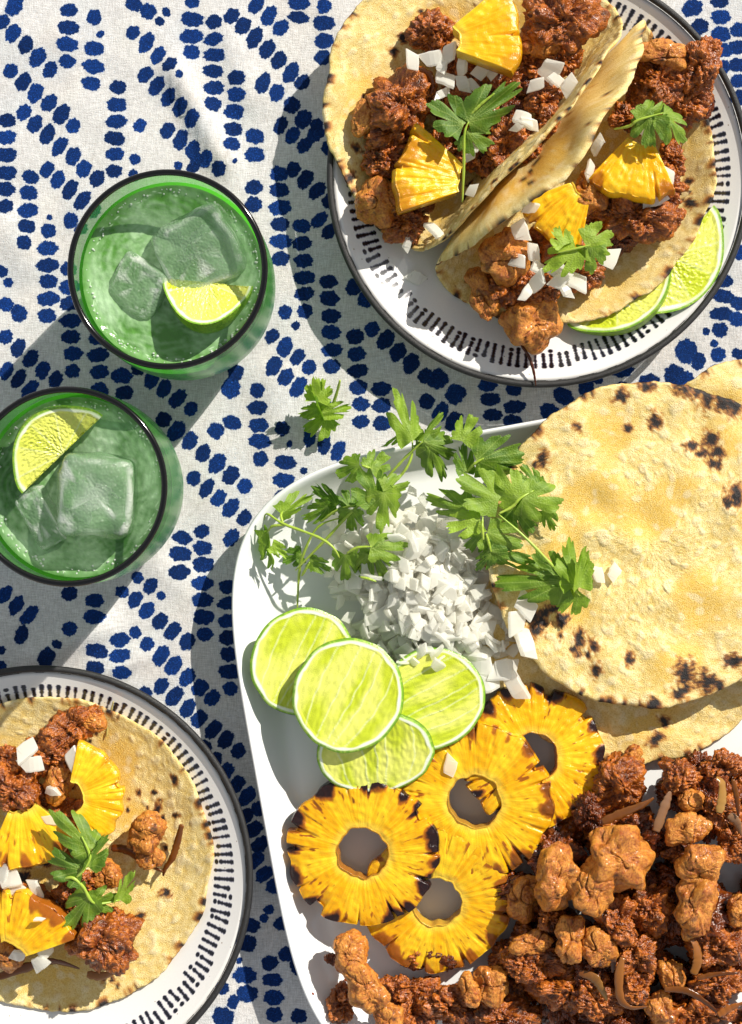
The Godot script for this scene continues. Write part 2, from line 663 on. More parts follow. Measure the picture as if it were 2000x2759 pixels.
func plates() -> void:
	var m := plain_mat("speckled glaze", Color.WHITE, 0.12, false)
	m.albedo_texture = paint_plate()
	m.clearcoat_enabled = true
	m.clearcoat = 0.4
	m.clearcoat_roughness = 0.05
	var rim_m := plain_mat("bare dark clay rim", Color(0.13, 0.128, 0.13), 0.5, false)
	bump(rim_m, M.fine, 60.0, 0.02)
	var prof := []
	for i in 47:
		var r := 0.0001 + 0.0932 * i / 46.0
		prof.append(Vector2(r, plate_height(r)))
	var body := []
	body.append_array(prof)
	body.append_array([Vector2(0.0928, 0.0165), Vector2(0.075, 0.0085), Vector2(0.058, 0.003), Vector2(0.056, 0.0002), Vector2(0.053, 0.0002), Vector2(0.051, 0.003), Vector2(0.0001, 0.003)])
	var rim := []
	for i in 17:
		var a := PI * 0.9 - (TAU * i / 16.0)
		rim.append(Vector2(0.0949 + 0.0015 * cos(a), 0.0194 + 0.0015 * sin(a)))
	var body_mesh := lathe(body, 256, true)
	var rim_mesh := lathe(rim, 256)
	var spots := [Vector3(1454, 471, 0.3), Vector3(109, 2366, 2.1)]
	var said := ["white speckled plate with dark rim holding two folded tacos", "white speckled plate with dark rim under the open taco"]
	for i in 2:
		var p: Vector3 = spots[i]
		var at := spot(p.x, p.y, 0.02)
		var t := thing("dinner_plate", said[i], "plate", Vector3(at.x, 0.0, at.z), "speckled plates with a ring of black strokes")
		t.rotation.y = p.z
		part(t, "dish", body_mesh, m)
		part(t, "rim", rim_mesh, rim_m)

# ------------------------------------------------------------------ platter
const PLATTER_TURN := 0.180
const PLATTER_A := 0.1479
const PLATTER_B := 0.1449
func platter_outline(a: float) -> Vector2:
	var n := 2.0 / 4.57
	return Vector2(PLATTER_A * signf(cos(a)) * pow(absf(cos(a)), n), PLATTER_B * signf(sin(a)) * pow(absf(sin(a)), n))

func platter() -> void:
	var rows := []
	for i in 14:
		rows.append(Vector2(0.005 + 0.062 * i, 0.0066))
	for i in 13:
		var t := i / 12.0
		rows.append(Vector2(0.87 + 0.113 * t, 0.0066 + 0.0150 * pow(t, 2.1)))
	rows.append_array([Vector2(0.9885, 0.0222), Vector2(0.9935, 0.0226), Vector2(0.9980, 0.0221), Vector2(0.9995, 0.0209), Vector2(0.990, 0.0165), Vector2(0.95, 0.0075), Vector2(0.90, 0.0015), Vector2(0.87, 0.0003), Vector2(0.85, 0.0003), Vector2(0.84, 0.002), Vector2(0.01, 0.002)])
	var n := 320
	var pos := PackedVector3Array()
	for r in rows:
		for s in n:
			var a: float = TAU * (s + 0.5) / n
			# even out the spacing along the outline
			var o := platter_outline(a + 0.10 * sin(4.0 * a))
			pos.append(Vector3(o.x * r.x, r.y, o.y * r.x))
	var m := plain_mat("white glazed china", Color(0.90, 0.905, 0.90), 0.1, false)
	m.clearcoat_enabled = true
	m.clearcoat = 0.3
	var c := spot(1565, 1988, 0.022)
	var t := thing("serving_platter", "large white rectangular serving platter with a raised rim", "platter", Vector3(c.x, 0, c.z))
	t.rotation.y = PLATTER_TURN
	part(t, "dish", grid(pos, PackedColorArray(), n, rows.size(), true), m)

# ------------------------------------------------------------------ tumblers
func ice_mesh(w: float, h: float, d: float, seed_: float) -> ArrayMesh:
	var nu := 48
	var nv := 28
	var pos := PackedVector3Array()
	var col := PackedColorArray()
	for v in nv:
		var la := PI * (float(v) / (nv - 1) - 0.5)
		for u in nu:
			var lo := TAU * u / nu
			var e := 0.36
			var cl := pow(absf(cos(la)), e)
			var p := Vector3(cl * signf(cos(lo)) * pow(absf(cos(lo)), e), signf(sin(la)) * pow(absf(sin(la)), e), cl * signf(sin(lo)) * pow(absf(sin(lo)), e))
			var k := 1.0 + 0.07 * noise_c.get_noise_3d(p.x * 1.3 + seed_, p.y * 1.3, p.z * 1.3)
			pos.append(Vector3(p.x * w, p.y * h, p.z * d) * k * 0.5)
			# frosted along the edges and in cloudy streaks, clear between
			var m := Vector3(absf(p.x), absf(p.y), absf(p.z))
			var second := m.x + m.y + m.z - maxf(m.x, maxf(m.y, m.z)) - minf(m.x, minf(m.y, m.z))
			var frost := smoothstep(0.70, 0.98, second) * (0.55 + 0.9 * noise_c.get_noise_3d(p.x * 2.5, p.y * 2.5 + seed_, p.z * 2.5)) + 0.9 * smoothstep(0.15, 0.5, noise_a.get_noise_3d(p.x * 1.8 + seed_, p.y * 1.8, p.z * 1.8))
			col.append(Color(0.22, 0.38, 0.20).lerp(Color(0.95, 0.98, 0.93), clampf(frost, 0.0, 1.0)))
	return grid(pos, col, nu, nv, true)

func liquid_mesh(r: float, seed_: float) -> ArrayMesh:
	var nr := 90
	var na := 200
	var pos := PackedVector3Array()
	var col := PackedColorArray()
	for i in nr:
		var q := float(i) / (nr - 1)
		for s in na:
			var a := TAU * s / na
			var x := cos(a) * q * r
			var z := sin(a) * q * r
			# currents circle the glass in long thin streaks, with clear and cloudy patches
			var wob := noise_c.get_noise_3d(x * 45.0, z * 45.0, seed_) 
			var turn := a + q * 1.4 + wob * 0.9
			var streak := noise_a.get_noise_3d(cos(turn) * 1.5 + seed_, sin(turn) * 1.5, (q + 0.12 * wob) * 9.0)
			var cloud := noise_c.get_noise_3d(x * 38.0 + 4.0, z * 38.0, seed_ + 6.0)
			var fleck := noise_a.get_noise_3d(x * 260.0, z * 260.0, seed_)
			var f := streak * 0.35 + 0.40 * cloud + 0.28 * fleck
			var fizz := noise_b.get_noise_3d(x * 900.0, z * 900.0, seed_)
			var edge := smoothstep(0.86, 1.0, q)
			var h := 0.0006 * f + edge * edge * 0.0012 + 0.00012 * noise_c.get_noise_2d(x * 240.0, z * 240.0)
			pos.append(Vector3(x, h, z))
			var pale := clampf(0.36 + 1.0 * f, 0.0, 1.0)
			pale = pale * (1.0 - edge * 0.8)
			if edge > 0.05 and fizz < -0.78 and edge < 0.8:
				pale = 0.9
			var c := (Color(0.10, 0.26, 0.05) if seed_ < 10.0 else Color(0.07, 0.20, 0.04)).lerp(Color(0.52, 0.72, 0.46), pale)
			if pale > 0.86:
				c = c.lerp(Color(0.80, 0.90, 0.74), (pale - 0.86) * 4.0)
			col.append(c)
	return grid(pos, col, na, nr, true)

func tumblers() -> void:
	var glass := StandardMaterial3D.new()
	glass.resource_name = "green bottle glass"
	glass.transparency = BaseMaterial3D.TRANSPARENCY_ALPHA
	glass.albedo_color = Color(0.27, 0.47, 0.19, 0.5)
	glass.roughness = 0.22
	glass.metallic_specular = 0.4
	glass.backlight_enabled = true
	glass.backlight = Color(0.26, 0.62, 0.14)
	var black := plain_mat("black rim", Color(0.035, 0.035, 0.035), 0.12, false)
	var drink := plain_mat("iced drink", Color.WHITE, 0.05)
	drink.metallic_specular = 0.5
	bump(drink, M.grain, 30.0, 0.012)
	var juice := StandardMaterial3D.new()
	juice.resource_name = "drink seen through the glass"
	juice.transparency = BaseMaterial3D.TRANSPARENCY_ALPHA
	juice.albedo_color = Color(0.42, 0.62, 0.38, 0.93)
	juice.roughness = 0.2
	juice.backlight_enabled = true
	juice.backlight = Color(0.52, 1.0, 0.30)
	var base_m := plain_mat("thick glass foot", Color(0.16, 0.33, 0.13), 0.1, false)
	var ice := StandardMaterial3D.new()
	ice.resource_name = "ice"
	ice.transparency = BaseMaterial3D.TRANSPARENCY_ALPHA
	ice.albedo_color = Color(1, 1, 1, 0.48)
	ice.vertex_color_use_as_albedo = true
	ice.roughness = 0.08
	bump(ice, M.grain, 45.0, 0.05)
	var crack_m := StandardMaterial3D.new()
	crack_m.resource_name = "cracked ice"
	crack_m.transparency = BaseMaterial3D.TRANSPARENCY_ALPHA
	crack_m.albedo_color = Color(0.95, 0.98, 0.95, 0.32)
	crack_m.roughness = 0.2
	var prof := []
	for i in 25:
		var t := i / 24.0
		prof.append(Vector2(0.0335 + 0.0058 * sin(PI * pow(t, 0.75) * 0.86) + 0.0035 * t, 0.0015 + 0.0985 * t))
	var shell := [Vector2(0.0002, 0.0002), Vector2(0.031, 0.0002), Vector2(0.0328, 0.0006)]
	shell.append_array(prof)
	var wall := lathe(shell, 128)
	var top_r: float = prof[24].x
	var ring := []
	for i in 13:
		var a := TAU * i / 12.0
		ring.append(Vector2(top_r + 0.0013 * cos(a), 0.1 + 0.0013 * sin(a)))
	var rim := lathe(ring, 128)
	var foot := lathe([Vector2(0.0002, 0.0012), Vector2(0.0315, 0.0012), Vector2(0.033, 0.004), Vector2(0.0325, 0.007), Vector2(0.0002, 0.006)], 96)
	var cups := [Vector2(452, 726), Vector2(182, 1311)]
	var said := ["green glass tumbler with black rim standing nearer the folded tacos", "green glass tumbler with black rim holding one large square ice cube"]
	var surf := ["pale green fizzy drink swirling around melting ice shards", "dark green fizzy drink around one large square ice cube"]
	for i in 2:
		var at := spot(cups[i].x, cups[i].y, 0.1)
		at.y = 0.0
		var t := thing("tumbler", said[i], "glass", at, "green tumblers with black rims")
		part(t, "glass_wall", wall, glass)
		part(t, "rim", rim, black)
		part(t, "foot", foot, base_m)
		var top := 0.080 if i == 0 else 0.076
		var q := at + Vector3(0, top, 0)
		var d := thing("iced_drink", surf[i], "drink", q, "drinks in the green tumblers")
		part(d, "surface", liquid_mesh(0.0378, i * 20.0 + 2.0), drink)
		var side := []
		for j in 15:
			var y := 0.0075 + (top - 0.0085) * j / 14.0
			var f := (y - 0.0015) / 0.0985
			side.append(Vector2(0.0335 + 0.0058 * sin(PI * pow(f, 0.75) * 0.86) + 0.0035 * f - 0.0012, y - top))
		part(d, "body", lathe(side, 96), juice)
	var c0 := spot(452, 726, 0.1)
	var c1 := spot(182, 1311, 0.1)
	var blocks := [
		[c0 + Vector3(0.011, -0.0195, -0.010), Vector3(0.034, 0.016, 0.032), Vector3(8, 28, 7), "large clear ice cube at the far side of the pale green drink"],
		[c0 + Vector3(-0.014, -0.0230, 0.004), Vector3(0.022, 0.014, 0.024), Vector3(-6, 55, 10), "sunken round ice lump at the left of the pale green drink"],
		[c1 + Vector3(0.0095, -0.0190, 0.003), Vector3(0.032, 0.030, 0.034), Vector3(3, -4, -4), "large square frosted ice cube filling half the lower glass"],
		[c1 + Vector3(-0.0145, -0.0225, 0.0125), Vector3(0.013, 0.012, 0.026), Vector3(12, 28, 10), "long narrow ice shard beside the square ice cube"]]
	for b in blocks:
		var s: Vector3 = b[1]
		var r: Vector3 = b[2]
		var bs := Basis.from_euler(r * PI / 180.0)
		solo("ice_cube", b[3], "ice cube", ice_mesh(s.x, s.y, s.z, s.x * 900.0), ice, Transform3D(bs, b[0]))
	# cracks and trapped air inside the two largest cubes
	for k in [0, 2]:
		var cube: Node3D = get_node("ice_cube" if k == 0 else "ice_cube_002")
		for j in 5:
			var pos := PackedVector3Array()
			var tilt := Basis.from_euler(Vector3(rng.randf_range(-0.7, 0.7), rng.randf() * TAU, rng.randf_range(0.6, 1.4)))
			var off := Vector3(rng.randf_range(-0.007, 0.007), rng.randf_range(-0.002, 0.003), rng.randf_range(-0.007, 0.007))
			for v in 10:
				for u in 10:
					var x := (u / 9.0 - 0.5) * rng.randf_range(0.009, 0.013)
					var z := (v / 9.0 - 0.5) * 0.010
					pos.append(off + tilt * Vector3(x, 0.0012 * noise_c.get_noise_3d(x * 300.0, z * 300.0, j * 5.0 + k), z))
			part(cube, "crack", grid(pos, PackedColorArray(), 10, 10, false), crack_m)
	# small bubbles clinging to the glass
	var ball := SphereMesh.new()
	ball.radius = 0.0006
	ball.height = 0.0012
	ball.radial_segments = 10
	ball.rings = 6
	for i in 2:
		var c: Vector3 = [c0, c1][i]
		var mm := MultiMesh.new()
		mm.transform_format = MultiMesh.TRANSFORM_3D
		mm.mesh = ball
		mm.instance_count = 140
		for j in 140:
			var a := rng.randf() * TAU
			var r := 0.0365 - 0.004 * rng.randf() * rng.randf()
			var sc := rng.randf_range(0.3, 1.0)
			mm.set_instance_transform(j, Transform3D(Basis().scaled(Vector3.ONE * sc), c + Vector3(cos(a) * r, -0.0195 - 0.004 * i, sin(a) * r)))
		var o := MultiMeshInstance3D.new()
		o.name = numbered(self, "bubbles")
		o.multimesh = mm
		o.material_override = ice
		add_child(o, true)
		o.set_meta("kind", "stuff")
		o.set_meta("label", ["tiny bubbles along the edge of the pale green drink", "tiny bubbles along the edge of the dark green drink"][i])
	# lime wedges in the glasses
	lime_wedge(c0 + Vector3(0.0150, -0.0150, 0.0030), 0.0215, 1.9, Vector3(-28, -8, 4), "lime wedge floating in the pale green drink", "lime wedges in the drinks", 0.76)
	lime_wedge(c1 + Vector3(-0.0045, -0.0140, -0.0135), 0.0205, 1.9, Vector3(-26, -136, 0), "lime wedge beside the large square ice cube", "lime wedges in the drinks", 0.98)

# ------------------------------------------------------------------ limes
func lime_face_color(x: float, z: float, q: float, seed_: float, lengthwise: bool) -> Color:
	# q: 0 centre, 1 the edge of the rind
	var a := atan2(z, x)
	var pith := Color(0.86, 0.90, 0.74)
	var wob := 0.02 * noise_c.get_noise_2d(a * 2.0 + seed_, 3.0)
	if q > 0.965 + wob * 0.4:
		return Color(0.17, 0.36, 0.02).lerp(Color(0.36, 0.52, 0.05), clampf(noise_c.get_noise_2d(a * 40.0, seed_), 0.0, 1.0))
	if q > 0.922 + wob:
		return pith.lerp(Color(0.55, 0.72, 0.22), smoothstep(0.93, 0.965, q))
	var line := 1.0
	var shade := 0.0
	if lengthwise:
		# membranes run along the fruit, a little bowed
		var t := x / sqrt(maxf(0.3, 1.0 - 0.5 * z * z)) + 0.05 * z * z + 0.015 * noise_c.get_noise_2d(z * 2.0, seed_)
		for m in [-0.58, -0.20, 0.06, 0.24, 0.62]:
			var d := absf(t - m - 0.05 * sin(m * 40.0 + seed_) + z * m * 0.16)
			line = minf(line, d / 0.024)
		shade = noise_c.get_noise_2d((t + 0.03 * sin(seed_)) * 1.7, seed_ * 3.0 + z * 0.6) * 1.3
	else:
		var f := fposmod(a * 10.0 / TAU + seed_, 1.0)
		line = minf(minf(f, 1.0 - f) * q / 0.035, q / 0.12)
		shade = noise_c.get_noise_2d(floor(a * 10.0 / TAU + seed_) * 3.3, 1.0)
	var vesicle := 0.5 + 0.5 * noise_a.get_noise_3d(x * 4.5 if lengthwise else q * 2.0, z * 15.0 if lengthwise else a * 12.0, seed_)
	var pulp := Color(0.53, 0.61, 0.03).lerp(Color(0.75, 0.77, 0.15), clampf(0.5 + 0.30 * (vesicle - 0.5) + 0.7 * shade, 0.0, 1.0))
	var soft := clampf(1.0 - line, 0.0, 1.0)
	return pulp.lerp(Color(0.80, 0.86, 0.50), soft * 0.6).lerp(pith, smoothstep(0.895, 0.922, q - wob))

# A lime cheek: a cut face with its peel below, face up.
func lime_cheek(p: Vector3, rx: float, rz: float, depth: float, rot: Vector3, label: String, seed_: float) -> void:
	var t := thing("lime_cheek", label, "lime", p, "cut limes on the platter")
	t.rotation_degrees = rot
	var na := 180
	var pos := PackedVector3Array()
	var col := PackedColorArray()
	var nr := 64
	for i in nr:
		var q := float(i) / (nr - 1)
		for s in na:
			var a := TAU * s / na
			var w := 1.0 + 0.012 * noise_c.get_noise_2d(cos(a) * 1.5 + seed_, sin(a) * 1.5)
			var x := cos(a) * q * w
			var z := sin(a) * q * w
			var c := lime_face_color(x, z, q, seed_, true)
			var h := 0.0
			if q < 0.88:
				h = 0.00018 * noise_c.get_noise_2d(x * 9.0 + seed_, z * 4.0) - 0.0002 + (0.0002 if c.b > 0.3 else 0.0)
			if q > 0.955:
				h = -0.0006 * (q - 0.955) / 0.045
			pos.append(Vector3(x * rx, h, z * rz))
			col.append(c)
	part(t, "flesh", grid(pos, col, na, nr, true), M.flesh)
	pos = PackedVector3Array()
	col = PackedColorArray()
	for i in 26:
		var b := PI * 0.5 * i / 25.0
		for s in na:
			var a := TAU * s / na
			var w := 1.0 + 0.012 * noise_c.get_noise_2d(cos(a) * 1.5 + seed_, sin(a) * 1.5)
			pos.append(Vector3(cos(a) * cos(b) * rx * w * 1.004, -0.0005 - depth * sin(b), sin(a) * cos(b) * rz * w * 1.004))
			var g := clampf(0.5 + 0.8 * noise_c.get_noise_3d(cos(a) * cos(b) * 30.0, sin(b) * 30.0, sin(a) * cos(b) * 30.0 + seed_), 0.0, 1.0)
			col.append(Color(0.10, 0.25, 0.012).lerp(Color(0.24, 0.42, 0.03), g))
	part(t, "rind", grid(pos, col, na, 26, true), M.rind)

# A lime wedge: two cut faces meeting at the core and the peel between them.
func lime_wedge(p: Vector3, r: float, spread: float, rot: Vector3, label: String, group := "", long := 1.12) -> void:
	var t := thing("lime_wedge", label, "lime", p, group)
	t.rotation_degrees = rot
	# the core runs along local x; peel faces +z; the first cut face looks up
	var na := 90
	var nb := 40
	var pos := PackedVector3Array()
	var col := PackedColorArray()
	for j in nb:
		var b := -spread * j / (nb - 1)
		for i in na:
			var a := PI * i / (na - 1)
			var pinch := 1.0 + 0.16 * pow(absf(cos(a)), 8.0)
			var q := Vector3(cos(a) * r * long * pinch, sin(a) * r * sin(b), sin(a) * r * cos(b))
			pos.append(q)
			var g := clampf(0.5 + 0.9 * noise_c.get_noise_3d(q.x * 1300.0, q.y * 1300.0, q.z * 1300.0), 0.0, 1.0)
			col.append(Color(0.11, 0.26, 0.01).lerp(Color(0.30, 0.46, 0.03), g))
	part(t, "rind", grid(pos, col, na, nb, false), M.rind)
	for side in 2:
		var b := 0.0 if side == 0 else -spread
		pos = PackedVector3Array()
		col = PackedColorArray()
		for j in 40:
			var k := float(j) / 39.0
			for i in na:
				var a := PI * i / (na - 1)
				var pinch := 1.0 + 0.16 * pow(absf(cos(a)), 8.0)
				var c := lime_face_color(cos(a) * k * 1.0, sin(a) * k, k, 4.0 + side * 3.0 + r * 1000.0, side == 1)
				var hollow := -0.0005 + 0.0004 * noise_c.get_noise_2d(cos(a) * k * 14.0, sin(a) * k * 14.0) if k < 0.88 else 0.0
				var q := Vector3(cos(a) * r * long * pinch, sin(b) * sin(a) * r, cos(b) * sin(a) * r) * k
				q += Vector3(0, cos(b), -sin(b)) * (hollow if side == 0 else -hollow)
				pos.append(q)
				col.append(c)
		part(t, "flesh", grid(pos, col, na, 40, false), M.flesh)

# ------------------------------------------------------------------ tortillas
# bend: {c, rho, phi, slope, dish, lift}: sheet coordinates (u away from the fold, v along it)
func tortilla_mesh(seed_: float, R: float, bend: Dictionary, burns: Array, specks: float) -> ArrayMesh:
	var na := 384
	var nt := 118
	var nb := 18
	var rows := nt + nb
	var pos := PackedVector3Array()
	var col := PackedColorArray()
	pos.resize(na * rows)
	col.resize(na * rows)
	var c0: float = bend.get("c", 0.0)
	var rho: float = bend.get("rho", 0.01)
	var phi: float = bend.get("phi", 0.0)
	var slope: float = bend.get("slope", 0.0)
	var dish: float = bend.get("dish", 0.0)
	var curl: float = bend.get("curl", 0.0)
	var wave: float = bend.get("wave", 0.0012)
	var thick := 0.0010
	var on_plate := bend.has("plate")
	var pc: Vector2 = bend.get("plate", Vector2.ZERO)
	var nbn := burns.size()
	for i in rows:
		var top := i < nt
		var q := float(i) / (nt - 1) if top else 1.0 - float(i - nt + 1) / nb
		q = maxf(q, 0.002)
		for s in na:
			var a := TAU * s / na
			var ragged := 1.0 + 0.016 * noise_c.get_noise_2d(cos(a) * 2.2 + seed_, sin(a) * 2.2) + 0.008 * noise_a.get_noise_2d(cos(a) * 14.0 + seed_, sin(a) * 14.0)
			var r := R * q * ragged
			var x := cos(a) * r
			var z := sin(a) * r
			var low := noise_c.get_noise_3d(x * 38.0, z * 38.0, seed_)
			var mid := noise_a.get_noise_3d(x * 240.0, z * 240.0, seed_)
			var fine := noise_a.get_noise_3d(x * 720.0, z * 720.0, seed_ + 4.0)
			var smoothed := smoothstep(-0.1, 0.45, noise_c.get_noise_3d(x * 26.0 + 3.0, z * 26.0, seed_ + 8.0)) * smoothstep(1.0, 0.75, q)
			var blister := smoothstep(0.34, 0.62, noise_c.get_noise_3d(x * 130.0, z * 130.0, seed_ + 2.0)) 
			var rough := 1.0 - 0.75 * smoothed
			var h := thick + (0.00030 * mid + 0.00026 * fine) * rough + blister * 0.00045 * (1.0 - smoothed)
			h *= smoothstep(1.0, 0.985, q) * 0.7 + 0.3
			var lift := wave * low
			# colour
			var c := Color(0.75, 0.54, 0.16).lerp(Color(0.90, 0.755, 0.39), clampf(0.45 + 0.75 * mid + 0.4 * fine, 0.0, 1.0))
			c = c.lerp(Color(0.80, 0.51, 0.085), smoothed * clampf(0.75 - 0.5 * fine, 0.0, 1.0))
			c = c.lerp(Color(0.87, 0.74, 0.45), blister * 0.6)
			# toasting: brown specks where the disc touched the pan
			var toast := 0.0
			var cell := noise_b.get_noise_3d(x * 210.0, z * 210.0, seed_)
			var patch := noise_c.get_noise_3d(x * 48.0 - 5.0, z * 48.0, seed_ + 5.0)
			toast = smoothstep(0.30, 0.0, (cell + 1.0) * 0.9 + 0.12 * fine + (0.28 - specks * (0.52 + 0.65 * clampf(patch, -0.3, 1.0))))
			var rimburn := smoothstep(0.93, 1.0, q) * smoothstep(0.05, 0.5, noise_a.get_noise_2d(cos(a) * 9.0 + seed_ * 2.0, sin(a) * 9.0 + q * 2.0) + specks * 0.35)
			toast = maxf(toast, rimburn)
			for k in nbn:
				var b: Vector3 = burns[k]
				var dx := x - b.x
				var dz := z - b.y
				var lim := b.z * 2.6
				if absf(dx) < lim and absf(dz) < lim:
					var d := sqrt(dx * dx * (1.0 + 0.5 * sin(k * 7.0)) + dz * dz * (1.0 - 0.4 * sin(k * 7.0))) / b.z + 0.9 * mid + 0.6 * fine
					toast = maxf(toast, smoothstep(1.75, 0.2, d))
			if toast > 0.0:
				c = c.lerp(Color(0.55, 0.27, 0.06), smoothstep(0.0, 0.32, toast))
				c = c.lerp(Color(0.22, 0.08, 0.02), smoothstep(0.30, 0.58, toast))
				c = c.lerp(Color(0.014, 0.011, 0.010), smoothstep(0.56, 0.86, toast))
				h += 0.0001 * toast
			if not top:
				h = -thick
			# place the sheet
			var u := x + c0
			var X := u
			var Y := 0.0
			var nx := 0.0
			var ny := 1.0
			if u < 0.0 and phi > 0.0:
				var len := -u
				var rr := rho * (1.0 + 0.10 * noise_c.get_noise_2d(z * 16.0, seed_))
				var ang := minf(len / rr, phi)
				var rest := len - ang * rr
				nx = sin(ang)
				ny = cos(ang)
				X = -rr * sin(ang) - cos(ang) * rest
				Y = rr * (1.0 - cos(ang)) + sin(ang) * rest
				X += nx * lift * 1.2
				Y += ny * lift
				if on_plate:
					Y += resting_height(Vector2(minf(len, 0.02) * -0.4, z).distance_to(pc))
			else:
				Y = slope * pow(maxf(u, 0.0), 1.6) + dish * r * r + lift + curl * smoothstep(0.025, 0.075, u)
				if on_plate:
					Y += resting_height(Vector2(u, z).distance_to(pc))
			pos[i * na + s] = Vector3(X + nx * h, Y + ny * h, z)
			col[i * na + s] = c
	return grid(pos, col, na, rows, true)

func random_burns(n: int, R: float, seed_: int, big: float) -> Array:
	var g := RandomNumberGenerator.new()
	g.seed = seed_
	var out := []
	for i in n:
		var a := g.randf() * TAU
		var r := R * sqrt(g.randf())
		out.append(Vector3(cos(a) * r, sin(a) * r, g.randf_range(0.0009, big)))
		if g.randf() < 0.5:
			for j in g.randi_range(1, 4):
				out.append(Vector3(cos(a) * r + g.randfn(0, 0.004), sin(a) * r + g.randfn(0, 0.004), g.randf_range(0.0007, big * 0.6)))
	return out

func lay(origin: Vector3, udir: Vector2, tilt := 0.0, roll := 0.0) -> Transform3D:
	var x := Vector3(udir.x, 0, udir.y).normalized()
	var b := Basis(x, Vector3.UP, x.cross(Vector3.UP))
	return Transform3D(b * Basis.from_euler(Vector3(roll, 0, tilt)), origin)

func tortillas() -> void:
	var R := 0.0735
	# the stack on the platter
	var burns_a := []
	var at_a := spot(1752, 1466, 0.030)
	for b in [[1672, 1069, 16], [1764, 1135, 15], [1463, 1237, 14], [1440, 1250, 8], [1912, 1187, 17], [1930, 1215, 14], [1895, 1222, 12], [1860, 1203, 11], [1925, 1250, 12], [1980, 1335, 22], [1960, 1352, 12], [1848, 1819, 25], [1562, 1722, 16], [1515, 1671, 15], [1430, 1660, 17], [1455, 1675, 14], [1490, 1640, 13], [1443, 1700, 16], [1470, 1650, 10], [1600, 1740, 12], [1696, 1775, 13], [1606, 1807, 13], [1902, 1838, 21], [1834, 1868, 16], [1760, 1895, 14], [1740, 1040, 15], [1840, 1045, 18], [1875, 1050, 20], [1905, 1062, 24], [1945, 1078, 20], [1975, 1098, 22], [1553, 1150, 9], [1690, 1155, 9], [1980, 1780, 16], [1560, 1765, 8], [1545, 1750, 8], [1510, 1712, 8], [1585, 1765, 7], [1940, 1850, 12]]:
		var p := spot(b[0], b[1], 0.030) - at_a
		burns_a.append(Vector3(p.x, p.z, b[2] * K * 1.12))
	solo("corn_tortilla", "top corn tortilla of the stack, charred around its edge", "tortilla", tortilla_mesh(1.0, R, {"wave": 0.0016}, burns_a, 0.02), M.tortilla, Transform3D(Basis.from_euler(Vector3(0.02, 0, -0.02)), at_a), "tortillas stacked on the platter")
	solo("corn_tortilla", "lower corn tortilla showing under the charred top one", "tortilla", tortilla_mesh(7.0, R, {"wave": 0.0014}, random_burns(12, 0.07, 5, 0.0028), 0.06), M.tortilla, Transform3D(Basis.from_euler(Vector3(0.06, 0.7, -0.02)), spot(1712, 1626, 0.0155)), "tortillas stacked on the platter")
	solo("corn_tortilla", "corn tortilla peeking out behind the stack by the napkin side rim", "tortilla", tortilla_mesh(12.0, R, {"wave": 0.0014}, random_burns(14, 0.07, 6, 0.0028), 0.10), M.tortilla, Transform3D(Basis.from_euler(Vector3(0.02, 0.3, -0.01)), spot(2085, 1400, 0.0262)), "tortillas stacked on the platter")
	# the open taco on the near plate
	var flat_at := spot(146, 2303, 0.012)
	var near_plate := spot(109, 2366, 0.02)
	var far_plate := spot(1454, 471, 0.02)
	var flat_plate := Vector2(near_plate.x - flat_at.x, near_plate.z - flat_at.z)
	flat_at.y = 0.0016
	solo("corn_tortilla", "open corn tortilla lying flat under chicken and pineapple", "tortilla", tortilla_mesh(19.0, R * 0.99, {"wave": 0.0006, "plate": flat_plate}, random_burns(20, 0.066, 12, 0.0026), 0.08), M.tortilla, Transform3D(Basis(), flat_at))
	# two folded tacos
	var perp := Vector2(0.754, 0.657)
	var fold_a := Vector2(1346, 334)
	var fold_b := Vector2(1500, 463)
	var u2 := [-perp, perp]
	var at2 := []
	var pc2 := []
	for i in 2:
		var f: Vector2 = [fold_a, fold_b][i]
		var o := spot(f.x, f.y, 0.009)
		o.y = 0.0016
		var ud: Vector2 = u2[i]
		var d := Vector2(far_plate.x - o.x, far_plate.z - o.z)
		# the sheet's second axis is x cross up
		var vd := Vector2(-ud.y, ud.x)
		at2.append(o)
		pc2.append(Vector2(d.dot(ud), d.dot(vd)))
	solo("corn_tortilla", "folded taco tortilla lying open towards the tumblers", "tortilla", tortilla_mesh(25.0, R, {"c": 0.0085, "rho": 0.013, "phi": 1.34, "slope": 0.06, "wave": 0.0010, "plate": pc2[0]}, random_burns(26, 0.07, 21, 0.0022), 0.16), M.tortilla, lay(at2[0], -perp))
	solo("corn_tortilla", "folded taco tortilla whose flap curls over its filling", "tortilla", tortilla_mesh(33.0, R, {"c": -0.004, "curl": 0.010, "rho": 0.0145, "phi": 1.98, "slope": 0.02, "wave": 0.0010, "plate": pc2[1]}, random_burns(26, 0.07, 33, 0.0022), 0.16), M.tortilla, lay(at2[1], perp))

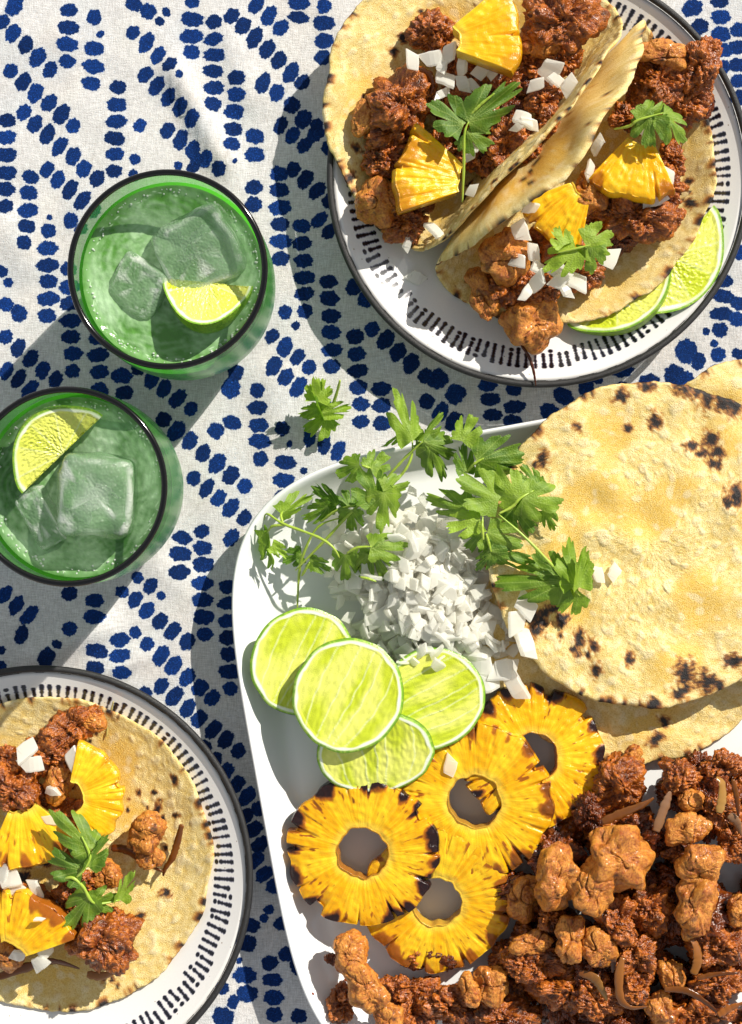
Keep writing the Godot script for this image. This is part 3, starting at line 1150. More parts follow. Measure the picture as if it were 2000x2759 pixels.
# ------------------------------------------------------------------ chicken
func chunk_mesh(size: Vector3, seed_: float, kind: int) -> ArrayMesh:
	# kind 0: smooth golden pieces, 1: crumbly dark pieces, 2: crumbs; size in metres
	var nu := 84 if kind < 2 else 36
	var nv := 54 if kind < 2 else 24
	var pos := PackedVector3Array()
	var col := PackedColorArray()
	var half := size * 0.5
	var mean := (half.x + half.y + half.z) / 3.0
	for v in nv:
		var la := PI * (float(v) / (nv - 1) - 0.5)
		for u in nu:
			var lo := TAU * u / nu
			var d := Vector3(cos(la) * cos(lo), sin(la), cos(la) * sin(lo))
			# a rounded block rather than an egg
			var m := maxf(absf(d.x), maxf(absf(d.y), absf(d.z)))
			var p := d * half * lerpf(1.0, 0.80 / m, 0.18)
			var q := p * 100.0
			var big := noise_c.get_noise_3d(q.x * 0.75 + seed_, q.y * 0.75, q.z * 0.75)
			var mid := noise_a.get_noise_3d(q.x * 1.9 + seed_, q.y * 1.9, q.z * 1.9 + 5.0)
			var crumb := noise_a.get_noise_3d(q.x * 6.5 + seed_, q.y * 6.5, q.z * 6.5)
			var fold := absf(noise_c.get_noise_3d(q.x * 0.85 - seed_, q.y * 0.85, q.z * 0.85 + 2.0))
			var crease := smoothstep(0.09, 0.0, fold)
			var fibre := 1.0 - absf(noise_c.get_noise_3d(q.x * 2.2 + seed_, q.y * 7.0, q.z * 7.0 - seed_)) * 2.2
			var grit := smoothstep(0.0, 0.4, noise_c.get_noise_3d(q.x * 1.1, q.y * 1.1 + seed_, q.z * 1.1))
			var r := 0.0
			if kind == 0:
				r = 0.27 * big * mean + 0.0012 * mid + 0.0005 * crumb * (0.5 + grit) - 0.0014 * crease + 0.00012 * fibre
			else:
				r = 0.40 * big * mean + 0.0030 * mid + 0.0009 * crumb - 0.0016 * crease + 0.0008 * fibre
				if kind == 2:
					r *= 0.6
			pos.append(p + d * r)
			var c := Color(0.58, 0.20, 0.022).lerp(Color(0.76, 0.33, 0.048), clampf(0.5 + mid + 0.5 * crumb, 0.0, 1.0))
			if kind == 0:
				c = c.lerp(Color(0.40, 0.10, 0.014), grit * clampf(0.45 + crumb * 1.6, 0.0, 1.0) * 0.8)
			else:
				c = Color(0.17, 0.036, 0.006).lerp(Color(0.64, 0.20, 0.024), clampf(0.42 + 1.1 * crumb + 0.7 * mid, 0.0, 1.0))
			var char_ := smoothstep(0.30, 0.60, noise_a.get_noise_3d(q.x * 1.2 - seed_, q.y * 1.2 + 3.0, q.z * 1.2) + (0.05 if kind > 0 else -0.06))
			c = c.lerp(Color(0.05, 0.016, 0.007), char_ * 0.85)
			c = c.lerp(Color(0.20, 0.05, 0.010), crease * 0.7)
			if crumb > 0.45:
				c = c.lerp(Color(0.42, 0.06, 0.010), 0.6)
			col.append(c)
	return grid(pos, col, nu, nv, true)

var chunk_count := 0
# A piece about w x d (in cloth units) and as high as `thick` of them, its middle at height h.
func chunk(x: float, y: float, h: float, w: float, d: float, turn: float, kind: int, label: String, group: String, thick := 0.75, mat := "") -> void:
	chunk_count += 1
	var ww := size_at(w, h)
	var dd := size_at(d, h)
	var b := Basis.from_euler(Vector3(rng.randf_range(-0.15, 0.15), deg_to_rad(-turn), rng.randf_range(-0.15, 0.15)))
	var m: String = mat if mat != "" else ["meat_pale", "meat", "meat_dark"][kind]
	if label.begins_with("small dark") or label.begins_with("dark chicken crumb"):
		var pool: Array = meat[kind]
		var mesh: ArrayMesh = pool[chunk_count % pool.size()]
		var bb := Basis.from_euler(Vector3(rng.randf() * TAU, rng.randf() * TAU, rng.randf() * TAU)).scaled(Vector3(ww, minf(ww, dd), dd) / 0.012)
		solo("chicken_piece", label, "chicken", mesh, M[m], Transform3D(bb, spot(x, y, h)), group)
		return
	solo("chicken_piece", label, "chicken", chunk_mesh(Vector3(ww, minf(ww, dd) * thick, dd), chunk_count * 3.7, kind), M[m], Transform3D(b, spot(x, y, h)), group)

func strand(pts: Array, h: float, w: float, label: String, group: String, c0 := Color(0.30, 0.095, 0.014), c1 := Color(0.17, 0.042, 0.008), twist := 0.9) -> void:
	var base := spot(pts[0][0], pts[0][1], h)
	var line := []
	for i in pts.size():
		var lift: float = pts[i][2] if pts[i].size() > 2 else 0.0
		line.append(spot(pts[i][0], pts[i][1], h + lift) - base)
	solo("cooked_onion_strand", label, "cooked onion", sweep(line, w * K * 0.36, 0.0008, c0 * 0.62, c1 * 0.62, 0.6, 26, twist), M.strand, Transform3D(Basis(), base), group)

# ------------------------------------------------------------------ raw onion
func onion_mesh(seed_: int) -> ArrayMesh:
	var g := RandomNumberGenerator.new()
	g.seed = seed_
	var st := SurfaceTool.new()
	st.begin(Mesh.PRIMITIVE_TRIANGLES)
	st.set_smooth_group(-1)
	var n := 6
	var arc := g.randf_range(0.3, 1.2)
	var w := g.randf_range(0.45, 0.95)
	var t := g.randf_range(0.20, 0.34)
	var skew := g.randf_range(-0.45, 0.45)
	var skew2 := g.randf_range(-0.45, 0.45)
	var narrow := g.randf_range(-0.3, 0.3)
	var rings := []
	for i in n:
		var f := float(i) / (n - 1) - 0.5
		var a := f * arc
		var rad := 1.0 / arc
		var c := Vector3(sin(a) * rad, (cos(a) - 1.0) * rad, 0)
		var up := Vector3(sin(a), cos(a), 0)
		var wide := w * (1.0 + g.randf_range(-0.08, 0.08)) * (1.0 - 0.25 * absf(f) + narrow * f)
		var ring := []
		for e in [[-0.5, -0.38], [-0.42, -0.5], [0.42, -0.5], [0.5, -0.38], [0.5, 0.36], [0.41, 0.5], [-0.41, 0.5], [-0.5, 0.36]]:
			var sh: float = (skew if i == 0 else (skew2 if i == n - 1 else 0.0)) * e[0]
			ring.append(c + Vector3(0, 0, 1) * e[0] * wide + up * e[1] * t + Vector3(sh, 0, 0))
		rings.append(ring)
	for i in n - 1:
		for s in 8:
			var s2 := (s + 1) % 8
			for p in [rings[i][s], rings[i + 1][s], rings[i][s2], rings[i][s2], rings[i + 1][s], rings[i + 1][s2]]:
				st.add_vertex(p)
	for s in range(1, 7):
		for p in [rings[0][0], rings[0][s], rings[0][s + 1]]:
			st.add_vertex(p)
		for p in [rings[n - 1][0], rings[n - 1][s + 1], rings[n - 1][s]]:
			st.add_vertex(p)
	st.generate_normals()
	return st.commit()

var onion_count := 0
func onion(x: float, y: float, h: float, s: float, label: String, group: String, lean := 0.35) -> void:
	var mesh: ArrayMesh = bits[(onion_count * 5 + 1) % bits.size()]
	onion_count += 1
	var k := size_at(s, h)
	var b := Basis.from_euler(Vector3(rng.randfn(0, lean), rng.randf() * TAU, rng.randfn(0, lean))).scaled(Vector3(k, k, k))
	solo("onion_piece", label, "onion", mesh, M.onion, Transform3D(b, spot(x, y, h)), group)

# ------------------------------------------------------------------ pineapple
# A ring or a piece of one: angles a0..a1, inner and outer radius and thickness in metres.
func pineapple_mesh(a0: float, a1: float, r0: float, r1: float, thick: float, seed_: float, char_: float, notch: float) -> ArrayMesh:
	var whole := a1 - a0 > TAU - 0.01
	var na := int((a1 - a0) / TAU * 420.0) + 2
	var nr := 46
	# rows: bottom centre .. inner wall, top, outer wall, bottom
	var rows := 8 + nr + 8 + 4
	var pos := PackedVector3Array()
	var col := PackedColorArray()
	for i in rows:
		for s in na:
			var f := float(s) / (na if whole else na - 1)
			var a := a0 + (a1 - a0) * f
			var ca := cos(a)
			var sa := sin(a)
			# outer edge: scalloped, with a few deep splits
			var lob := noise_c.get_noise_2d(ca * 2.2 + seed_, sa * 2.2) * 0.035 + noise_a.get_noise_2d(ca * 5.0 + seed_, sa * 5.0) * 0.008
			var split := smoothstep(0.80, 0.86, absf(noise_c.get_noise_2d(ca * 2.1 - seed_, sa * 3.3 + 4.0)))
			var ro := r1 * (1.0 + lob - notch * split)
			var ri := r0 * (1.0 + 0.06 * noise_c.get_noise_2d(ca * 1.5 + seed_, sa * 1.5 + 8.0))
			var q := 0.0
			var y := 0.0
			var r := ri
			if i < 8:
				q = 0.0
				y = thick * (float(i) / 7.0 - 1.0)
			elif i < 8 + nr:
				q = float(i - 7) / nr
				r = lerpf(ri, ro, q)
			elif i < 16 + nr:
				q = 1.0
				r = ro * (1.0 + 0.02 * sin(PI * float(i - 8 - nr) / 7.0))
				y = -thick * float(i - 7 - nr) / 8.0
			else:
				q = 1.0 - float(i - 15 - nr) / 4.0
				r = lerpf(ri, ro, q)
				y = -thick
			var fib := noise_a.get_noise_3d(ca * 15.0, sa * 15.0, q * 0.9 + seed_)
			var fib2 := noise_a.get_noise_3d(ca * 48.0, sa * 48.0, q * 2.0 + seed_)
			var wet := noise_c.get_noise_3d(ca * r * 220.0, sa * r * 220.0, seed_)
			if i >= 8 and i < 8 + nr:
				var crack := smoothstep(0.50, 0.70, noise_c.get_noise_3d(ca * 5.0 + 2.0, sa * 5.0, seed_ + 3.0)) * smoothstep(0.25, 0.8, q)
				y = 0.00011 * fib + 0.00006 * fib2 + 0.00025 * wet - 0.0005 * crack
				y -= 0.0012 * pow(q, 10.0) + 0.0010 * pow(1.0 - q, 8.0)
				y -= 0.0010 * split * smoothstep(0.5, 1.0, q)
			pos.append(Vector3(ca * r, y, sa * r))
			var c := Color(0.80, 0.38, 0.005).lerp(Color(0.90, 0.57, 0.022), clampf(0.45 + 0.75 * fib + 0.45 * fib2 + 0.4 * noise_c.get_noise_2d(ca * 1.6 + seed_, sa * 1.6), 0.0, 1.0))
			c = c.lerp(Color(0.62, 0.25, 0.004), clampf((q - 0.5) * 1.1 * char_ + 0.25 * wet * char_, 0.0, 0.8))
			c = c.lerp(Color(0.86, 0.66, 0.10), smoothstep(0.22, 0.0, q) * 0.5)
			# scorched rim, inner lip and a few grill marks
			var k := noise_c.get_noise_2d(ca * 2.9 + seed_ * 3.0, sa * 2.9 + q * 0.4) + 0.25 * noise_a.get_noise_3d(ca * 9.0, sa * 9.0, q * 6.0 + seed_)
			var burn := smoothstep(0.80, 1.02, q + 0.22 * k + 0.02 * fib) * char_ * smoothstep(-0.25, 0.25, k)
			var mark := smoothstep(0.30, 0.55, noise_a.get_noise_3d(ca * 8.0 - seed_, sa * 8.0, q * 2.0 + seed_)) * smoothstep(0.25, 0.5, q) * char_
			burn = maxf(burn, mark * 0.75)
			burn = maxf(burn, smoothstep(0.06, 0.0, q) * 0.42 * char_)
			c = c.lerp(Color(0.34, 0.10, 0.010), smoothstep(0.05, 0.5, burn))
			c = c.lerp(Color(0.022, 0.010, 0.008), smoothstep(0.55, 0.95, burn))
			col.append(c)
	if not whole:
		# close the two cut ends by pinching an extra column at each
		var p2 := PackedVector3Array()
		var c2 := PackedColorArray()
		var mid0 := Vector3(cos(a0), 0, sin(a0)) * (r0 + r1) * 0.5 + Vector3(0, -thick * 0.5, 0)
		var mid1 := Vector3(cos(a1), 0, sin(a1)) * (r0 + r1) * 0.5 + Vector3(0, -thick * 0.5, 0)
		for i in rows:
			p2.append(mid0)
			c2.append(col[i * na].lerp(Color(0.88, 0.66, 0.10), 0.5))
			for s in na:
				p2.append(pos[i * na + s])
				c2.append(col[i * na + s])
			p2.append(mid1)
			c2.append(col[i * na + na - 1].lerp(Color(0.88, 0.66, 0.10), 0.5))
		return grid(p2, c2, na + 2, rows, false)
	return grid(pos, col, na, rows, true)

func pineapple_piece(x: float, y: float, h: float, len_px: float, facing: float, spread: float, label: String, group: String, seed_: float, char_: float, rot := Vector3.ZERO) -> void:
	# a wedge whose outer arc looks towards `facing` (degrees on the cloth, 0 = right, 90 = down); its middle lies at x, y
	var L := size_at(len_px, h)
	var r0 := L * 0.42
	var r1 := r0 + L
	var a := deg_to_rad(facing)
	var s := deg_to_rad(spread) * 0.5
	var mesh := pineapple_mesh(-s, s, r0, r1, 0.0095, seed_, char_, 0.07)
	var rm := (r0 + r1) * 0.5
	var b := Basis.from_euler(Vector3(0, -a, 0)) * Basis.from_euler(rot * PI / 180.0)
	var at := spot(x, y, h) + b * Vector3(-rm, 0, 0)
	solo("pineapple_wedge", label, "pineapple", mesh, M.pine, Transform3D(b, at), group)

# ------------------------------------------------------------------ fillings
func make_pools() -> void:
	for kind in 3:
		var pool := []
		for i in 8:
			pool.append(chunk_mesh(Vector3(0.014, 0.011, 0.012), kind * 40.0 + i * 4.3 + 1.0, maxi(kind, 1)))
		meat[kind] = pool
	for i in 14:
		bits.append(onion_mesh(100 + i))

func taco_fillings() -> void:
	make_pools()
	var ga := "chicken in the taco lying open towards the tumblers"
	var la := "browned chicken piece in the open folded taco"
	for c in [[1161, 91, 0.024, 120, 115, 10, 1, "round browned chicken piece alone near the top of the open folded taco"], [1514, 56, 0.036, 200, 170, -10, 1, "biggest crusty chicken lump at the top of the open folded taco"], [1458, 112, 0.034, 130, 90, 5, 0, "golden chicken piece against the top pineapple wedge"], [1521, 164, 0.034, 95, 80, 30, 1, "small crusty chicken nub just right of the golden piece against the top pineapple wedge"], [1430, 168, 0.03, 80, 66, 20, 1, "small chicken nub at the lower tip of the top pineapple wedge"], [990, 312, 0.026, 75, 130, 25, 0, "slim golden chicken strip at the outer edge of the open folded taco"], [1085, 280, 0.028, 190, 150, -35, 1, "large crusty chicken piece beside the slim golden strip"], [1060, 350, 0.024, 140, 110, -30, 1, "chicken piece below the slim golden strip at the open taco's outer edge"], [1140, 250, 0.024, 80, 80, 0, 1, "chicken nub at the upper end of the large crusty piece"], [1032, 430, 0.022, 120, 110, 15, 1, "chicken piece left of the squarish pineapple wedge"], [1020, 545, 0.022, 130, 120, 70, 0, "smooth chicken piece under the lower pineapple wedge"], [1085, 600, 0.020, 150, 80, 10, 1, "dark chicken piece nearest the plate rim in the open folded taco"], [1472, 273, 0.036, 90, 120, 15, 1, "crusty chicken piece under the onion beside the standing flap"], [1478, 330, 0.034, 75, 70, 15, 1, "chicken nub against the standing flap, lower of two"], [1364, 378, 0.030, 100, 190, 12, 1, "long chicken piece standing beside the cilantro stem"], [1430, 395, 0.030, 70, 85, 0, 1, "narrow chicken piece right of the long one by the cilantro stem"], [1298, 430, 0.024, 110, 90, 20, 1, "chicken piece just right of the squarish pineapple wedge"], [1250, 300, 0.022, 180, 130, 40, 1, "chicken piece under the left cilantro leaf of the open folded taco"], [1340, 250, 0.024, 170, 130, 10, 1, "chicken piece under the large upper cilantro leaf of the open folded taco"], [1200, 420, 0.018, 140, 120, 50, 1, "low chicken piece behind the squarish pineapple wedge"], [1230, 180, 0.020, 120, 90, 50, 1, "chicken piece under the onion dice left of the top pineapple wedge"], [1420, 230, 0.028, 90, 80, 0, 2, "chicken crumb between the top pineapple wedge and the flap side onion"], [1380, 300, 0.030, 80, 70, 0, 2, "chicken crumb right of the upper cilantro leaf"], [1330, 460, 0.024, 70, 60, 0, 2, "chicken crumb below the long piece by the cilantro stem"], [1130, 540, 0.018, 90, 70, 0, 2, "chicken crumb under the lower tip of the squarish pineapple wedge"]]:
		chunk(c[0], c[1], c[2], c[3], c[4], c[5], c[6], c[7] if c[7] != "" else la, ga)
	var gb := "chicken in the taco with the curled flap"
	var lb := "browned chicken piece in the taco under the curled flap"
	for c in [[1795, 150, 0.036, 150, 80, 12, 0, "golden chicken strip topmost at the plate rim end of the curled taco"], [1890, 178, 0.034, 90, 150, 20, 1, "crusty chicken lump overhanging the far plate rim"], [1905, 140, 0.034, 60, 60, 0, 1, "chicken crumb topmost over the far plate rim"], [1770, 225, 0.028, 160, 130, 30, 1, "broad chicken piece below the golden strip at the rim end of the curled taco"], [1850, 240, 0.028, 130, 120, 0, 1, "chicken piece above the cilantro sprig on the far pineapple wedge"], [1830, 300, 0.026, 120, 90, 20, 1, "chicken piece just right of the sprig on the far pineapple wedge"], [1890, 285, 0.024, 70, 70, 20, 2, "chicken crumb at the tortilla edge below the rim overhang"], [1700, 315, 0.030, 110, 70, 0, 1, "chicken piece where the cilantro stem meets the curled flap"], [1735, 270, 0.026, 100, 80, 0, 1, "chicken piece between curled flap and rim end filling"], [1361, 690, 0.034, 130, 135, 15, 0, "round golden chicken piece at the near end of the curled taco"], [1298, 795, 0.026, 70, 160, -18, 0, "slim chicken strip poking from the near end of the curled taco"], [1430, 868, 0.026, 150, 145, 10, 0, "broad chicken piece hanging over the near tortilla edge"], [1365, 775, 0.024, 120, 110, 0, 1, "chicken piece behind the slim strip at the near end of the curled taco"], [1450, 790, 0.024, 120, 100, 0, 1, "chicken piece under the onion dice at the near end of the curled taco"], [1717, 583, 0.032, 220, 120, 8, 1, "wide crusty chicken piece below the far pineapple wedge"], [1591, 513, 0.036, 100, 130, 10, 0, "golden chicken piece between the two pineapple wedges of the curled taco"], [1785, 600, 0.026, 110, 70, -15, 1, "pointed chicken piece nearest the lime wedges"], [1600, 600, 0.026, 130, 110, 0, 1, "chicken piece right of the half hidden pineapple wedge"], [1520, 650, 0.022, 150, 130, 0, 1, "chicken piece under the bright cilantro sprig"], [1800, 510, 0.026, 70, 110, 0, 1, "chicken piece right of the far pineapple wedge"], [1560, 740, 0.022, 110, 90, 0, 1, "chicken piece under the onion row below the bright cilantro"], [1660, 660, 0.022, 120, 70, -20, 2, "chicken crumb just below the wide crusty piece"], [1810, 430, 0.024, 80, 90, 0, 1, "chicken piece at the upper right corner of the far pineapple wedge"], [1430, 720, 0.022, 90, 90, 0, 2, "chicken crumb right of the round golden piece at the near end"]]:
		chunk(c[0], c[1], c[2], c[3], c[4], c[5], c[6], c[7] if c[7] != "" else lb, gb)
	var gc := "chicken on the flat open taco"
	var lc := "browned chicken piece on the flat open taco"
	for c in [[195, 1960, 0.024, 170, 90, -35, 1, "long crusty chicken piece at the top of the flat taco"], [240, 1938, 0.024, 90, 60, 20, 0, "small golden chicken knob at the tip of the topmost piece on the flat taco"], [152, 2040, 0.022, 90, 110, 10, 1, "chicken piece between the topmost piece and the golden strip"], [158, 2110, 0.024, 80, 130, 15, 0, "upright golden chicken strip beside the tall pineapple piece"], [40, 2118, 0.024, 130, 150, 20, 1, "large chicken piece at the far left of the flat taco"], [10, 2050, 0.024, 90, 90, 0, 1, "chicken piece above the large one at the far left of the flat taco"], [90, 2150, 0.02, 100, 80, 0, 2, "chicken crumb above the pale pineapple wedge"], [396, 2240, 0.022, 90, 130, 25, 0, "hooked chicken piece alone on bare tortilla"], [405, 2310, 0.02, 90, 60, 25, 0, "lower end of the hooked chicken on bare tortilla"], [282, 2526, 0.028, 170, 170, 15, 1, "dark caramelised chicken lump at the bottom of the flat taco"], [205, 2415, 0.022, 110, 90, -20, 1, "chicken piece under the lowest left cilantro leaf"], [286, 2354, 0.022, 80, 90, 0, 0, "chicken piece between the two upper stems of the five leaved cilantro"], [240, 2380, 0.02, 80, 70, 0, 1, "chicken piece at the middle of the five leaved cilantro stem"], [60, 2440, 0.02, 150, 120, 0, 1, "chicken piece under the charred pineapple wedge"], [20, 2570, 0.022, 90, 110, 0, 0, "golden chicken piece at the frame edge below the charred pineapple wedge"], [220, 2460, 0.02, 90, 80, 0, 1, "chicken piece left of the dark caramelised lump"], [150, 2230, 0.016, 200, 160, 0, 1, "wide low chicken piece under the upper cilantro leaves of the flat taco"], [100, 2020, 0.018, 90, 80, 0, 1, "chicken piece under the topmost onion dice of the flat taco"]]:
		chunk(c[0], c[1], c[2], c[3], c[4], c[5], c[6], c[7] if c[7] != "" else lc, gc)
	strand([[1130, 185], [1155, 200], [1165, 225], [1160, 255]], 0.032, 26, "curled cooked onion strand beside the lone round chicken piece", "")
	strand([[1405, 930], [1425, 960], [1438, 1000], [1444, 1040]], 0.022, 15, "thin dark sauce string dangling over the plate rim", "", Color(0.16, 0.035, 0.008), Color(0.10, 0.02, 0.006))
	strand([[490, 2222, 0.004], [478, 2270], [465, 2310], [445, 2340], [440, 2360]], 0.0165, 34, "short cooked onion strand curving up beside the hooked chicken piece", "")
	strand([[300, 2285], [340, 2290], [390, 2325], [440, 2350]], 0.0165, 40, "dark cooked onion strand below the hooked chicken piece", "", Color(0.20, 0.045, 0.008), Color(0.30, 0.09, 0.014))
	strand([[-10, 2635], [60, 2610], [140, 2590], [215, 2610]], 0.0165, 46, "long flat cooked onion strand along the bottom of the flat taco", "")
	strand([[235, 2625], [270, 2630], [300, 2620], [315, 2590]], 0.0175, 44, "cooked onion loop under the dark caramelised lump", "", Color(0.45, 0.17, 0.03), Color(0.40, 0.13, 0.02))
	strand([[130, 2440], [150, 2420], [180, 2395]], 0.0185, 50, "cooked onion strand half hidden between two pineapple pieces", "")
	strand([[306, 1890, 0.004], [300, 1915, 0.002], [292, 1950], [288, 1985]], 0.014, 9, "fine pale pineapple fibre at the top edge of the flat taco", "", Color(0.75, 0.66, 0.25), Color(0.7, 0.55, 0.15))
	# pineapple on the tacos
	pineapple_piece(1318, 86, 0.046, 165, -8, 62, "glossy yellow pineapple wedge at the top of the open folded taco", "", 3.0, 0.25, Vector3(-8, 0, 4))
	pineapple_piece(1158, 460, 0.040, 165, 190, 62, "squarish pineapple wedge at the near end of the open folded taco", "", 11.0, 0.3, Vector3(6, 0, 10))
	pineapple_piece(1712, 455, 0.046, 150, 100, 66, "pineapple wedge under the cilantro sprig in the curled taco", "", 15.0, 0.4, Vector3(5, 0, 6))
	pineapple_piece(1512, 575, 0.040, 150, 130, 60, "pineapple wedge half hidden under the curled tortilla flap", "", 17.0, 0.35, Vector3(0, 0, -6))
	pineapple_piece(278, 2142, 0.032, 105, -4, 150, "tall bright pineapple piece at the right of the flat taco", "", 22.0, 0.22, Vector3(0, 0, -4))
	pineapple_piece(78, 2258, 0.032, 150, 76, 72, "pale pineapple wedge browned along its lower edge on the flat taco", "", 27.0, 0.5, Vector3(0, 0, 8))
	pineapple_piece(75, 2488, 0.036, 140, -60, 80, "pineapple wedge with charred top corner at the bottom of the flat taco", "", 31.0, 0.55, Vector3(-4, 0, 4))
	# raw onion on the tacos
	var oa := "diced white onion on the open folded taco"
	for p in [[1112, 164, 48], [1165, 158, 55], [1210, 145, 50], [1245, 180, 52], [1192, 175, 46], [1200, 212, 55], [1298, 190, 48], [1275, 230, 44], [1193, 252, 50], [1248, 226, 42], [1325, 190, 40], [1483, 190, 62], [1500, 215, 46], [1535, 232, 52], [1445, 228, 44], [1410, 318, 52], [1428, 334, 44], [1398, 340, 40], [1270, 400, 44], [1268, 415, 36], [1272, 512, 34]]:
		onion(p[0], p[1], 0.043 if p[0] > 1380 else 0.036, p[2] * 0.98, "small white onion dice " + ("beside the standing tortilla flap of the open taco" if p[0] > 1380 else "around the lone round chicken piece" if p[1] < 270 else "under the cilantro of the open folded taco"), oa)
	onion(1172, 620, 0.026, 52, "onion dice beside the tip of the squarish pineapple wedge", oa)
	onion(1100, 650, 0.021, 50, "onion dice on bare tortilla at its lower edge", oa)
	onion(1122, 748, 0.012, 44, "onion dice fallen on the plate between the two tacos", "")
	var ob := "diced white onion on the curled taco"
	for p in [[1402, 622, 50], [1397, 702, 42], [1438, 680, 52], [1452, 722, 46], [1448, 760, 54], [1500, 726, 48], [1510, 755, 54], [1524, 780, 48], [1417, 792, 44], [1555, 758, 56], [1645, 695, 56], [1610, 390, 50], [1590, 458, 50], [1740, 520, 48], [1763, 530, 60], [1795, 480, 54], [1735, 350, 46], [1430, 560, 40]]:
		onion(p[0], p[1], 0.042, p[2] * 0.96, "small white onion dice " + ("at the near end of the curled taco" if p[1] > 600 and p[0] < 1600 else "around the far pineapple wedge of the curled taco"), ob)
	var oc := "diced white onion on the flat open taco"
	for p in [[72, 2020, 62], [86, 2060, 58], [198, 2048, 56], [139, 2132, 44], [141, 2209, 48], [26, 2368, 62], [50, 2400, 52], [95, 2394, 52], [106, 2476, 26], [48, 2575, 40], [121, 2557, 48], [108, 2595, 44], [10, 2350, 50]]:
		onion(p[0], p[1], 0.040 if p[1] > 2450 and p[1] < 2500 else 0.031, p[2] * 0.96, "small white onion dice " + ("at the top of the flat taco" if p[1] < 2300 else "between the pineapple pieces of the flat taco" if p[1] < 2500 else "below the charred pineapple wedge of the flat taco"), oc)
	# lime wedges on the far plate
	lime_wedge(spot(1800, 690, 0.0195), 0.0240, 0.55, Vector3(0, 48, 0), "lime wedge with its cut face up beside the curled taco")
	lime_wedge(spot(1662, 765, 0.0150), 0.0225, 0.9, Vector3(-24, 39, 0), "lime wedge tucked under the tortilla edge, peel outward")

